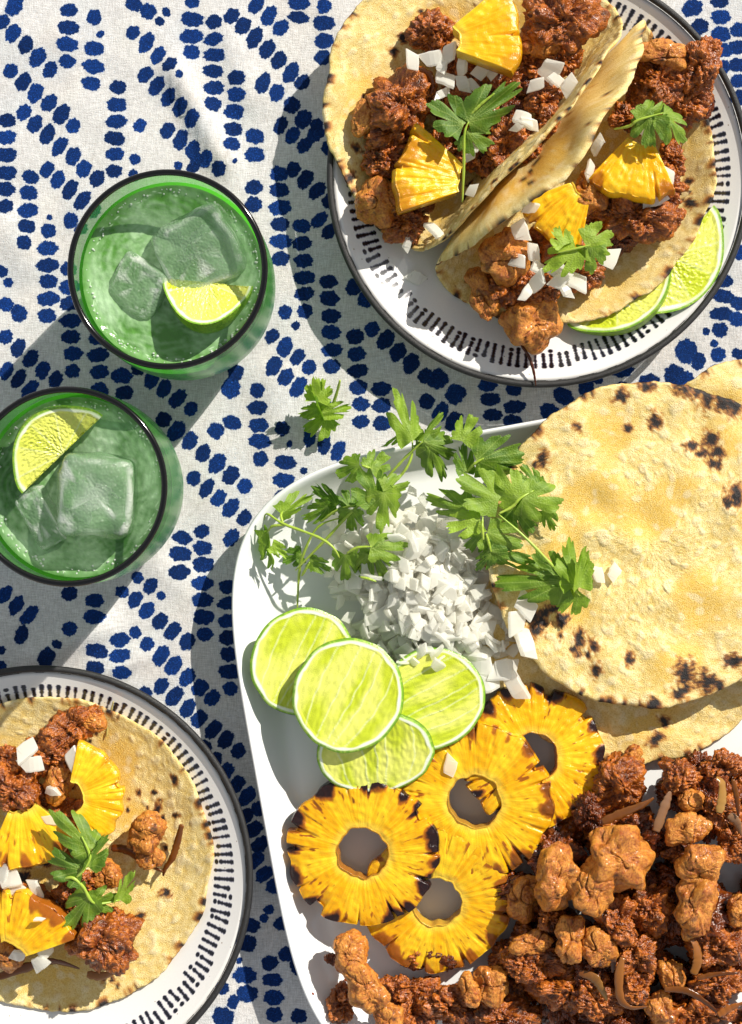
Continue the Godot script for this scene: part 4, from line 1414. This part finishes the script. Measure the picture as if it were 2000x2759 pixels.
# ------------------------------------------------------------------ platter fillings
func platter_fillings() -> void:
	# drips of sauce
	var sauce := plain_mat("oily sauce", Color(0.50, 0.17, 0.03), 0.12, false)
	var drop := SphereMesh.new()
	drop.radius = 1.0
	drop.height = 2.0
	drop.radial_segments = 20
	drop.rings = 10
	for p in [[836, 2672, 7, 4, "long orange sauce fleck on the platter rim near the chicken finger"], [846, 2655, 4, 3, "tiny sauce fleck above the long one on the platter rim"], [932, 2640, 9, 6, "sauce drop beside the long chicken finger"], [1418, 2668, 16, 9, "oily sauce smear on bare platter left of the heap"], [1440, 2700, 10, 7, "round sauce drop on bare platter left of the heap"], [1395, 2690, 8, 5, "small sauce drop nearest the squarish chicken piece"]]:
		var at := spot(p[0], p[1], 0.0068)
		if p[0] < 860:
			at.y = 0.0205
		solo("sauce_drop", p[4], "sauce", drop, sauce, Transform3D(Basis.from_euler(Vector3(0, p[0] * 0.3, 0)) * Basis.from_scale(Vector3(p[2] * K, 0.0005, p[3] * K)), at))
	# limes
	lime_cheek(spot(818, 1784, 0.0250), size_at(140, 0.02), size_at(148, 0.02), 0.013, Vector3(2, -28, -6), "lime half at the back, partly under the front lime", 2.0)
	lime_cheek(spot(1162, 1884, 0.0295), size_at(135, 0.02), size_at(146, 0.02), 0.014, Vector3(4, -62, -3), "lime half between the onion heap and the pineapple", 5.0)
	lime_cheek(spot(1011, 2030, 0.0290), size_at(158, 0.02), size_at(115, 0.02), 0.014, Vector3(14, 8, 4), "lime half lowest of the four, over two pineapple rings", 8.0)
	lime_cheek(spot(938, 1874, 0.0345), size_at(148, 0.03), size_at(156, 0.03), 0.014, Vector3(3, -28, 2), "lime half on top of the other limes", 11.0)
	# grilled pineapple rings
	var gp := "grilled pineapple rings on the platter"
	var rings := [
		[1440, 2040, 0.0240, 192, 64, 4.0, 0.95, Vector3(-2, 20, -2), "grilled pineapple ring with blackened top edge under the tortillas"],
		[1280, 2160, 0.0255, 206, 70, 13.0, 0.75, Vector3(2, 120, 5), "grilled pineapple ring with an onion chip on it"],
		[1176, 2432, 0.0215, 196, 66, 21.0, 0.62, Vector3(6, 200, 4), "grilled pineapple ring lowest, resting on chicken"],
		[976, 2298, 0.0240, 202, 68, 29.0, 0.95, Vector3(2, 60, 6), "grilled pineapple ring nearest the platter rim"]]
	for r in rings:
		var h: float = r[2]
		var rot: Vector3 = r[7]
		var b := Basis.from_euler(Vector3(deg_to_rad(rot.x), 0, deg_to_rad(rot.z))) * Basis.from_euler(Vector3(0, deg_to_rad(rot.y), 0))
		solo("pineapple_ring", r[8], "pineapple", pineapple_mesh(0, TAU, size_at(r[4], h), size_at(r[3], h), 0.0088, r[5], r[6], 0.10), M.pine, Transform3D(b, spot(r[0], r[1], h)), gp)
	# chicken heap
	var gm := "chicken heaped on the platter"
	for c in [[1666, 2315, 0.044, 180, 165, 10, 0, "largest smooth golden chicken piece in the heap"], [1500, 2366, 0.040, 120, 170, 20, 0, "curled golden chicken piece beside the pineapple rings"], [1598, 2400, 0.044, 135, 130, 30, 0, "golden chicken piece just below the largest one"], [1892, 2328, 0.042, 125, 120, 0, 0, "pitted golden chicken piece at the right of the heap"], [1875, 2440, 0.042, 105, 190, 8, 0, "torn golden chicken piece with pale meat showing"], [1849, 2238, 0.040, 130, 85, -5, 0, "oblong golden chicken piece above the pitted one"], [1535, 2530, 0.038, 80, 140, 12, 0, "two lobed chicken piece low in the heap"], [1612, 2555, 0.038, 90, 110, -20, 0, "golden chicken nub beside the two lobed piece"], [1666, 2481, 0.036, 100, 130, 0, 1, "reddish chicken piece under the golden ones"], [1665, 2110, 0.023, 150, 130, 40, 1, "reddish crusty chicken piece beside the top pineapple ring"], [1705, 2047, 0.024, 52, 82, 10, 0, "small chicken nub touching the lower tortilla"], [1828, 2095, 0.030, 100, 95, 0, 1, "crusty chicken lump under the tortilla edge"], [1951, 2064, 0.030, 120, 75, -8, 1, "long crusty chicken piece under the lower tortilla, rightmost"], [1977, 2264, 0.036, 90, 110, 0, 1, "chicken piece at the frame edge level with the oblong golden one"], [1440, 2541, 0.032, 120, 60, -15, 0, "flat pale chicken flake beside the lowest pineapple ring"], [1440, 2596, 0.028, 150, 80, 0, 1, "reddish chicken piece just below the flat pale flake"], [1406, 2417, 0.024, 100, 130, 10, 0, "smooth tan chicken piece under the pineapple rings"], [1781, 2720, 0.034, 72, 105, 10, 0, "golden chicken nub at the bottom of the heap"], [1990, 2451, 0.036, 80, 90, 0, 0, "golden chicken piece cut by the frame beside the torn one"], [1939, 2549, 0.034, 140, 110, 0, 1, "crusty chicken piece below and right of the torn golden one"], [1721, 2575, 0.034, 100, 110, 0, 1, "crusty chicken piece between the nub and the glossy onion hook"], [1807, 2626, 0.034, 80, 80, 0, 0, "small golden chicken piece above the bottom golden nub"], [1866, 2153, 0.034, 70, 60, 0, 0, "small golden chicken piece above the oblong golden one"], [1939, 2183, 0.034, 95, 85, 0, 1, "chicken piece under the tan onion curl"], [1483, 2473, 0.032, 60, 60, 0, 1, "small chicken piece below the curled golden one"], [1751, 2447, 0.030, 100, 140, 0, 1, "dark chicken piece between the largest golden one and the torn one"], [1939, 2650, 0.032, 140, 80, -10, 1, "long chicken piece above the near right corner"], [1325, 2650, 0.024, 95, 110, 10, 0, "squarish chicken piece under the lowest pineapple ring"], [1261, 2666, 0.028, 50, 95, -20, 0, "narrow chicken piece left of the squarish one under the ring"], [1513, 2650, 0.024, 190, 120, 10, 1, "wide dark chicken piece below the flat pale flake"], [1364, 2735, 0.018, 170, 90, 10, 1, "wide dark chicken piece at the bottom edge right of the charred one"], [1598, 2690, 0.028, 130, 90, 10, 1, "chicken piece left of the glossy onion hook at the bottom"], [1713, 2650, 0.032, 90, 90, 0, 1, "chicken piece inside the bend of the glossy onion hook"], [1896, 2730, 0.030, 140, 80, 0, 1, "chicken piece at the bottom edge beside the orange corner strand"], [1207, 2705, 0.018, 140, 95, 5, 1, "charred chicken piece low between pineapple and platter floor"], [1104, 2660, 0.013, 150, 70, 5, 1, "flat chicken piece under the lowest edge of the bottom pineapple ring"], [922, 2703, 0.016, 70, 100, 0, 1, "chicken piece against the platter rim left of the long finger"], [1112, 2728, 0.016, 100, 80, 0, 1, "chicken piece at the bottom edge right of the long finger"], [945, 2570, 0.027, 95, 130, -15, 0, "upper part of a chicken finger by the platter rim"], [990, 2660, 0.028, 92, 170, -30, 0, "long chicken finger by the platter rim"], [1045, 2740, 0.024, 80, 90, -30, 0, ""], [898, 2585, 0.015, 40, 34, 0, 2, "small chicken crumb against the platter rim"]]:
		chunk(c[0], c[1], c[2], c[3], c[4], c[5], c[6], c[7] if c[7] != "" else "browned chicken piece in the heap on the platter", gm, 0.8)
	# the lower layers of the heap
	var heap := 0
	for i in 150:
		var x := rng.randf_range(1370, 2090)
		var y := rng.randf_range(2080, 2800)
		if x < 1480 and y < 2400:
			continue
		if Vector2(x - 1745, y - 2105).length() < 50 or Vector2(x - 1420, y - 2690).length() < 55:
			continue
		var top := 0.030 if x > 1520 and y > 2160 and y < 2640 else 0.022
		var kind := 1 if rng.randf() < 0.6 else 2
		var s := rng.randf_range(70, 130) if kind == 1 else rng.randf_range(34, 70)
		chunk(x, y, rng.randf_range(0.012, top), s * rng.randf_range(0.8, 1.3), s, rng.randf() * 180.0, kind, "small dark chicken crumb low in the heap on the platter", "dark crumbs low in the chicken heap", 0.85, "meat_dark" if rng.randf() < 0.6 else "meat")
		heap += 1
	for i in 26:
		chunk(rng.randf_range(1060, 1400), rng.randf_range(2560, 2790), rng.randf_range(0.010, 0.016), rng.randf_range(40, 90), rng.randf_range(40, 70), rng.randf() * 180.0, 1 + i % 2, "dark chicken crumb on the platter floor below the pineapple", "chicken crumbs below the pineapple rings")
	# cooked onion strands in the heap
	var gs := "cooked onion strands in the chicken heap"
	strand([[1622, 2215], [1680, 2190], [1730, 2170], [1762, 2150]], 0.044, 44, "broad brown onion strand beside the top pineapple ring", gs, Color(0.26, 0.085, 0.018), Color(0.34, 0.12, 0.03))
	strand([[1768, 2240], [1785, 2190], [1800, 2150], [1806, 2132]], 0.040, 50, "translucent purplish onion strip standing in the heap", gs, Color(0.40, 0.20, 0.09), Color(0.40, 0.22, 0.13))
	strand([[1938, 2190], [1946, 2150], [1945, 2110], [1930, 2095]], 0.046, 44, "tan onion curl at the far right of the heap", gs, Color(0.62, 0.34, 0.09), Color(0.55, 0.25, 0.05))
	strand([[1975, 2100], [1985, 2150], [1990, 2200]], 0.044, 24, "brown onion strand at the frame edge of the heap", gs)
	strand([[1678, 2580], [1668, 2630], [1672, 2690], [1700, 2715], [1745, 2712]], 0.044, 38, "glossy orange onion hook near the bottom of the heap", gs, Color(0.48, 0.18, 0.04), Color(0.38, 0.12, 0.02))
	strand([[1560, 2620], [1600, 2635], [1620, 2665], [1635, 2695]], 0.038, 46, "flat amber onion strip at the bottom of the heap", gs, Color(0.28, 0.09, 0.02), Color(0.58, 0.30, 0.07))
	strand([[1868, 2625], [1880, 2590], [1876, 2550], [1862, 2530]], 0.044, 48, "wide translucent onion strip under the torn golden piece", gs, Color(0.38, 0.14, 0.02), Color(0.46, 0.17, 0.05))
	strand([[1935, 2735], [1970, 2715], [2010, 2700]], 0.042, 36, "orange onion strand in the near right corner", gs, Color(0.52, 0.17, 0.03), Color(0.45, 0.13, 0.02))
	strand([[1790, 2665], [1850, 2670], [1900, 2700], [1935, 2730]], 0.040, 34, "long brown onion strand along the bottom of the heap", gs)
	strand([[1880, 2635], [1930, 2625], [1990, 2622]], 0.042, 26, "thin brown onion strand at the right of the heap", gs)
	strand([[1965, 2195], [1985, 2215], [1995, 2250]], 0.042, 40, "pale translucent onion strip at the far right", gs, Color(0.45, 0.25, 0.13), Color(0.35, 0.16, 0.07))
	strand([[1640, 2560], [1652, 2590], [1650, 2620]], 0.040, 30, "dark onion strand beside the golden nub", gs, Color(0.12, 0.05, 0.03), Color(0.2, 0.09, 0.05))
	# raw onion heap
	var go := "diced raw onion heaped on the platter"
	for i in 230:
		var t := rng.randf()
		var cx := lerpf(1085, 1200, t)
		var cy := lerpf(1440, 1735, t)
		var wide := lerpf(235, 200, t)
		var p := Vector2(rng.randfn(0, 0.48), rng.randfn(0, 0.48))
		if p.length() > 1.0:
			p = p.normalized() * rng.randf_range(0.6, 1.0)
		var x := cx + p.x * wide
		var y := cy + p.y * 130.0
		var edge := clampf(1.0 - p.length(), 0.0, 1.0)
		var h := 0.0105 + 0.029 * sqrt(edge) * rng.randf_range(0.55, 1.0)
		onion(x, y, h, rng.randf_range(36, 70), "diced raw onion piece in the white heap on the platter", go, 0.5)
	# the finer dice that fill the mound
	var mm := MultiMesh.new()
	mm.transform_format = MultiMesh.TRANSFORM_3D
	mm.mesh = bits[3]
	mm.instance_count = 420
	for i in 420:
		var t := rng.randf()
		var p := Vector2(rng.randfn(0, 0.5), rng.randfn(0, 0.5))
		if p.length() > 1.1:
			p = p.normalized() * rng.randf_range(0.5, 1.1)
		var edge := clampf(1.1 - p.length(), 0.0, 1.0)
		var h := 0.009 + 0.029 * sqrt(edge) * rng.randf_range(0.35, 1.0)
		var k := size_at(rng.randf_range(24, 48), h)
		var b := Basis.from_euler(Vector3(rng.randfn(0, 0.6), rng.randf() * TAU, rng.randfn(0, 0.6))).scaled(Vector3(k, k * rng.randf_range(0.8, 1.4), k))
		mm.set_instance_transform(i, Transform3D(b, spot(lerpf(1070, 1205, t) + p.x * 225.0, lerpf(1430, 1750, t) + p.y * 125.0, h)))
	var fill := MultiMeshInstance3D.new()
	fill.name = numbered(self, "fine_onion_dice")
	fill.multimesh = mm
	fill.material_override = M.onion
	add_child(fill, true)
	fill.set_meta("kind", "stuff")
	fill.set_meta("label", "fine raw onion dice filling the white mound on the platter")
	for p in [[1418, 1632, 62, "onion piece leaning at the cilantro tip on the tortilla edge"], [1392, 1677, 60, "onion piece on the charred tortilla edge"], [1416, 1732, 82, "large loose onion chunk on the charred tortilla edge"], [1384, 1840, 92, "long onion sliver at the near end of the onion heap"], [1358, 1805, 70, "onion piece next to the long sliver"], [1316, 1835, 66, "onion piece between the heap and the top pineapple ring"], [1290, 1790, 70, "curved onion piece at the near end of the heap"]]:
		onion(p[0], p[1], 0.036 if p[1] < 1750 else 0.026, p[2], p[3], "", 0.2)
	onion(1613, 1548, 0.0345, 44, "small onion chip lying alone on the top tortilla", "", 0.1)
	onion(1655, 1543, 0.0335, 40, "thin translucent onion skin on the top tortilla", "", 0.1)
	onion(1214, 2064, 0.0255, 48, "onion chip on a grilled pineapple ring", "", 0.1)

# ------------------------------------------------------------------ cilantro
func leaf_mesh(base: Vector3, tip: Vector3, width: float, cup: float, roll: float, seed_: float, tone: float) -> ArrayMesh:
	var L := base.distance_to(tip)
	var f := (tip - base) / L
	var side := f.cross(Vector3.UP).normalized().rotated(f, roll)
	var up := side.cross(f)
	var na := 121
	var nr := 16
	var pos := PackedVector3Array()
	var col := PackedColorArray()
	var reach := 1.75
	for i in nr:
		var q := float(i) / (nr - 1)
		for s in na:
			var g := float(s) / (na - 1) * 2.0 - 1.0
			var a := g * reach
			# three lobes, each cut again into rounded teeth
			var env := 0.52 + 0.48 * pow(absf(cos(a * 0.78)), 1.2)
			var cut := maxf(exp(-pow((absf(a) - 0.48) / 0.10, 2.0)), 0.30 * exp(-pow((absf(a) - 1.18) / 0.08, 2.0)))
			cut = maxf(cut, 0.14 * exp(-pow((absf(a) - 0.19) / 0.05, 2.0)))
			var tooth := 0.7 * absf(sin(a * 8.2 + 0.35 * sin(a * 3.0 + seed_) + seed_ * 0.2)) + 0.3 * absf(sin(a * 17.0 + seed_))
			var r := env * (1.0 - 0.56 * cut) * (0.80 + 0.20 * pow(tooth, 0.55)) * (1.0 + 0.09 * noise_c.get_noise_2d(a * 1.3, seed_))
			r *= q
			var x := sin(a) * r
			var z := cos(a) * r
			var sx := x * width / (L * 1.32)
			var hh := cup * (x * x + z * z * 0.55) + 0.02 * sin(a * 8.2 + seed_) * r * r + 0.10 * noise_c.get_noise_3d(x * 1.6, z * 1.6, seed_) * r
			hh -= 0.10 * absf(x) * (1.0 - r)
			pos.append(base + (f * (z * 0.93 + 0.0) + side * sx + up * hh) * L)
			# veins run to the lobes
			var vein := 1.0
			for b in [0.0, 0.82, -0.82, 0.34, -0.34, 1.4, -1.4]:
				vein = minf(vein, absf(a - b) * r / (0.022 if absf(b) < 0.9 else 0.014))
			var c := Color(0.10, 0.205, 0.014).lerp(Color(0.36, 0.52, 0.045), clampf(tone + 0.2 * sin(seed_ * 5.0) + 0.25 * noise_c.get_noise_3d(x * 3.0, z * 3.0, seed_), 0.0, 1.0))
			c = c.lerp(Color(0.40, 0.52, 0.12), clampf(1.0 - vein, 0.0, 1.0) * 0.55)
			c = c.lerp(Color(0.36, 0.50, 0.09), smoothstep(0.2, 0.0, r) * 0.6)
			col.append(c)
	return grid(pos, col, na, nr, false)

# leaves: [base x, y, height, tip x, y, height, width, cup, roll, tone]; stems: [[x, y, h], ...]
func sprig(label: String, group: String, ox: float, oy: float, scale: float, leaves: Array, stems: Array, seed_: float, thick := 9.0) -> void:
	var s0: Array = stems[0][0]
	var origin := spot(ox + s0[0] / scale, oy + s0[1] / scale, s0[2])
	var t := thing("cilantro_sprig", label, "cilantro", origin, group)
	for s in stems:
		var pts := []
		for p in s:
			pts.append(spot(ox + p[0] / scale, oy + p[1] / scale, p[2]) - origin)
		var w := size_at(thick, 0.03) * 0.5
		part(t, "stem", sweep(pts, w, w, Color(0.40, 0.52, 0.07), Color(0.30, 0.44, 0.04), 0.7, 22), M.stem)
	var k := 0
	for l in leaves:
		var a := spot(ox + l[0] / scale, oy + l[1] / scale, l[2]) - origin
		var b := spot(ox + l[3] / scale, oy + l[4] / scale, l[5]) - origin
		part(t, "leaf", leaf_mesh(a, b, size_at(l[6] / scale, l[2]), l[7], l[8], seed_ + k * 2.7, l[9]), M.leaf)
		k += 1

func herbs() -> void:
	# left sprigs on the platter (read at 3.288 to the cloth unit)
	var left := [
		[385, 1330, 0.026, 705, 1165, 0.024, 200, -0.3, 0.5, 0.5], [800, 1265, 0.028, 570, 1405, 0.020, 190, 0.2, 0.2, 0.2], [880, 1260, 0.026, 655, 1065, 0.018, 190, 0.2, -0.4, 0.0],
		[1240, 1205, 0.040, 1070, 905, 0.044, 340, 0.15, 0.1, 0.35], [1000, 1270, 0.030, 940, 1090, 0.026, 170, 0.1, 0.3, 0.0], [1290, 1130, 0.042, 1575, 1085, 0.036, 240, -0.3, 0.4, 0.4], [1300, 1140, 0.042, 1290, 1530, 0.034, 310, -0.2, -0.2, 0.4],
		[1000, 1290, 0.036, 1020, 1490, 0.028, 230, 0.1, 0.3, 0.15], [1180, 1620, 0.038, 1540, 1590, 0.038, 270, -0.2, -0.3, 0.55], [1180, 1640, 0.038, 1345, 1975, 0.030, 230, -0.2, 0.3, 0.5], [950, 1690, 0.036, 960, 2000, 0.026, 240, -0.35, 0.1, 0.5],
		[1160, 1690, 0.036, 1070, 1940, 0.026, 160, -0.2, -0.2, 0.45], [640, 1745, 0.022, 875, 1835, 0.022, 160, 0.2, 0.5, 0.1], [270, 1480, 0.024, 395, 1860, 0.014, 140, -0.5, -0.9, 0.2], [305, 1610, 0.026, 465, 1715, 0.024, 130, 0.1, 0.1, 0.8], [570, 1690, 0.018, 390, 1760, 0.016, 180, 0.1, 0.2, 0.0]]
	var left_stems := [
		[[515, 1830, 0.020], [780, 1560, 0.028], [1060, 1270, 0.036], [1240, 1205, 0.040]], [[905, 1720, 0.034], [840, 1620, 0.036], [700, 1530, 0.034], [410, 1420, 0.030], [265, 1330, 0.028], [235, 1385, 0.026]],
		[[405, 1410, 0.030], [385, 1350, 0.028], [400, 1310, 0.026]], [[425, 1430, 0.030], [310, 1440, 0.028], [265, 1500, 0.024]], [[530, 2190, 0.0105], [545, 1880, 0.016], [580, 1700, 0.022], [710, 1450, 0.028], [930, 1360, 0.032]],
		[[740, 1400, 0.028], [880, 1300, 0.032], [1040, 1255, 0.036]], [[570, 1880, 0.018], [640, 1760, 0.022]], [[1090, 1890, 0.034], [1160, 1905, 0.035], [1230, 1930, 0.035]], [[970, 1680, 0.036], [1060, 1630, 0.038], [1190, 1620, 0.039]]]
	sprig("cilantro sprig with long curved stems at the platter corner", "cilantro sprigs on the platter", 640, 980, 3.288, left, left_stems, 3.0)
	var top := [
		[1550, 680, 0.036, 1390, 195, 0.040, 270, -0.1, 0.2, 0.5], [1480, 620, 0.030, 1240, 705, 0.024, 110, -0.3, 0.7, 0.4], [1080, 895, 0.036, 825, 1000, 0.030, 240, -0.2, 0.2, 0.25], [1175, 935, 0.036, 1350, 775, 0.032, 240, 0.1, -0.2, 0.55],
		[1640, 690, 0.042, 1790, 380, 0.040, 190, 0.4, 0.9, 0.6], [1650, 690, 0.042, 2010, 880, 0.034, 240, -0.4, 0.3, 0.3], [1700, 720, 0.040, 1900, 1060, 0.030, 260, -0.3, -0.2, 0.2], [1640, 700, 0.038, 1740, 950, 0.028, 150, -0.2, 0.3, 0.1]]
	sprig("cilantro sprig reaching over the platter rim to the cloth", "cilantro sprigs on the platter", 640, 980, 3.288, top, [[[1300, 1040, 0.034], [1480, 840, 0.038], [1640, 690, 0.042]], [[1340, 1110, 0.032], [1480, 950, 0.036], [1545, 810, 0.037], [1550, 680, 0.036]], [[1180, 930, 0.036], [1100, 900, 0.036]]], 9.0)
	var right := [
		[440, 330, 0.040, 560, 80, 0.040, 220, 0.1, 0.1, 0.75], [560, 490, 0.040, 1010, 420, 0.042, 350, -0.25, 0.2, 0.35], [470, 590, 0.036, 440, 310, 0.036, 170, 0.1, 0.2, 0.3], [640, 560, 0.034, 950, 450, 0.032, 220, 0.1, 0.1, 0.0],
		[745, 810, 0.044, 365, 620, 0.046, 350, 0.05, 0.15, 0.4], [900, 805, 0.046, 660, 540, 0.046, 300, -0.2, -0.2, 0.55], [1065, 700, 0.038, 920, 500, 0.034, 150, 0.1, 0.2, 0.1], [940, 800, 0.046, 1300, 890, 0.044, 340, -0.25, 0.1, 0.55],
		[865, 880, 0.042, 1050, 1100, 0.036, 280, 0.0, 0.2, 0.3], [1120, 900, 0.040, 1210, 1080, 0.036, 160, 0.0, 0.3, 0.4], [490, 890, 0.042, 80, 810, 0.038, 240, -0.3, -0.3, 0.4], [590, 980, 0.044, 265, 1060, 0.042, 230, 0.05, 0.1, 0.85],
		[600, 1080, 0.038, 470, 1250, 0.032, 230, 0.1, 0.2, 0.05], [650, 1080, 0.044, 960, 1230, 0.040, 300, -0.1, 0.15, 0.35], [660, 1230, 0.042, 1075, 1345, 0.038, 230, -0.2, 0.4, 0.15], [680, 1260, 0.042, 535, 1395, 0.038, 150, -0.2, 0.2, 0.3],
		[1300, 1480, 0.044, 665, 1490, 0.040, 340, -0.25, 0.15, 0.3], [1400, 1560, 0.042, 1190, 1730, 0.038, 260, -0.2, 0.2, 0.4], [1380, 1510, 0.044, 1280, 1100, 0.046, 290, 0.2, 0.2, 0.35], [1405, 1530, 0.046, 1420, 1170, 0.050, 190, 0.3, 0.6, 0.6], [1260, 1420, 0.042, 985, 1255, 0.040, 250, 0.1, 0.2, 0.2]]
	var right_stems := [[[1410, 1600, 0.042], [1200, 1370, 0.046], [960, 1120, 0.047], [740, 930, 0.046]], [[745, 925, 0.046], [850, 870, 0.046], [920, 800, 0.047], [1030, 735, 0.045]], [[618, 1140, 0.046], [608, 1040, 0.047], [612, 950, 0.046]], [[640, 1090, 0.044], [660, 1160, 0.043], [680, 1240, 0.042]], [[480, 590, 0.036], [540, 520, 0.040], [620, 470, 0.041]]]
	sprig("cilantro sprig lying across the onion heap onto the top tortilla", "cilantro sprigs on the platter", 1100, 1080, 3.044, right, right_stems, 17.0)
	# the loose leaf on the cloth
	sprig("small cilantro sprig fallen on the cloth between glass and platter", "", 640, 980, 3.288, [[770, 440, 0.008, 600, 60, 0.024, 200, 0.2, 1.0, 0.6], [700, 330, 0.014, 745, 105, 0.016, 230, 0.1, 0.2, 0.7], [800, 450, 0.008, 560, 640, 0.006, 300, -0.25, 0.1, 0.4], [750, 440, 0.010, 1055, 370, 0.010, 150, 0.1, 0.3, 0.75], [700, 400, 0.012, 525, 480, 0.010, 130, 0.1, 0.2, 0.8]], [[[910, 145, 0.020], [880, 260, 0.014], [840, 360, 0.010], [760, 435, 0.009]]], 29.0, 10.0)
	# garnish on the tacos
	sprig("three leaved cilantro sprig across the open folded taco", "", 850, 0, 1.4296, [[590, 470, 0.046, 800, 300, 0.050, 150, -0.15, 0.2, 0.2], [572, 480, 0.046, 430, 385, 0.046, 160, 0.0, 0.3, 0.1], [585, 505, 0.044, 685, 585, 0.042, 140, -0.2, 0.1, 0.3]], [[[566, 780, 0.034], [572, 640, 0.040], [574, 520, 0.045], [590, 470, 0.046]], [[600, 440, 0.046], [640, 400, 0.048], [690, 360, 0.050]]], 41.0, 9.0)
	sprig("cilantro sprig on the far pineapple wedge of the curled taco", "", 850, 0, 1.4296, [[1240, 465, 0.056, 1370, 410, 0.054, 100, -0.3, 0.6, 0.35], [1290, 450, 0.056, 1280, 590, 0.052, 140, -0.1, 0.2, 0.3], [1340, 440, 0.056, 1455, 545, 0.052, 120, -0.35, -0.3, 0.6], [1300, 420, 0.056, 1215, 425, 0.054, 80, -0.3, 0.3, 0.4]], [[[1150, 497, 0.050], [1210, 485, 0.054], [1245, 462, 0.056], [1340, 435, 0.056]]], 47.0, 9.0)
	sprig("bright cilantro sprig at the near end of the curled taco", "", 850, 450, 1.4296, [[1005, 318, 0.050, 870, 400, 0.048, 130, -0.2, 0.2, 0.85], [960, 300, 0.050, 915, 230, 0.050, 90, 0.1, 0.2, 0.8], [1040, 300, 0.050, 1165, 265, 0.050, 140, -0.1, 0.2, 0.8], [1060, 310, 0.050, 1060, 425, 0.046, 120, -0.2, 0.2, 0.65]], [[[935, 330, 0.049], [1000, 315, 0.051], [1060, 300, 0.051]]], 53.0, 8.0)
	sprig("cilantro sprig with five leaves on the flat open taco", "", 0, 1760, 2.271, [[560, 1200, 0.044, 285, 940, 0.044, 200, -0.15, 0.2, 0.3], [510, 1330, 0.042, 280, 1215, 0.040, 240, -0.1, 0.1, 0.1], [545, 1310, 0.042, 645, 1070, 0.042, 130, 0.3, 0.8, 0.3], [550, 1490, 0.040, 365, 1715, 0.036, 210, -0.2, 0.2, 0.25], [570, 1530, 0.038, 730, 1480, 0.036, 180, 0.0, 0.3, 0.2], [735, 1510, 0.034, 795, 1290, 0.036, 110, 0.3, 0.6, 0.5]], [[[390, 1385, 0.040], [445, 1375, 0.042], [510, 1430, 0.041], [580, 1530, 0.039], [735, 1510, 0.034]], [[470, 1370, 0.042], [515, 1320, 0.043], [550, 1240, 0.044], [500, 1120, 0.044]]], 61.0, 11.0)
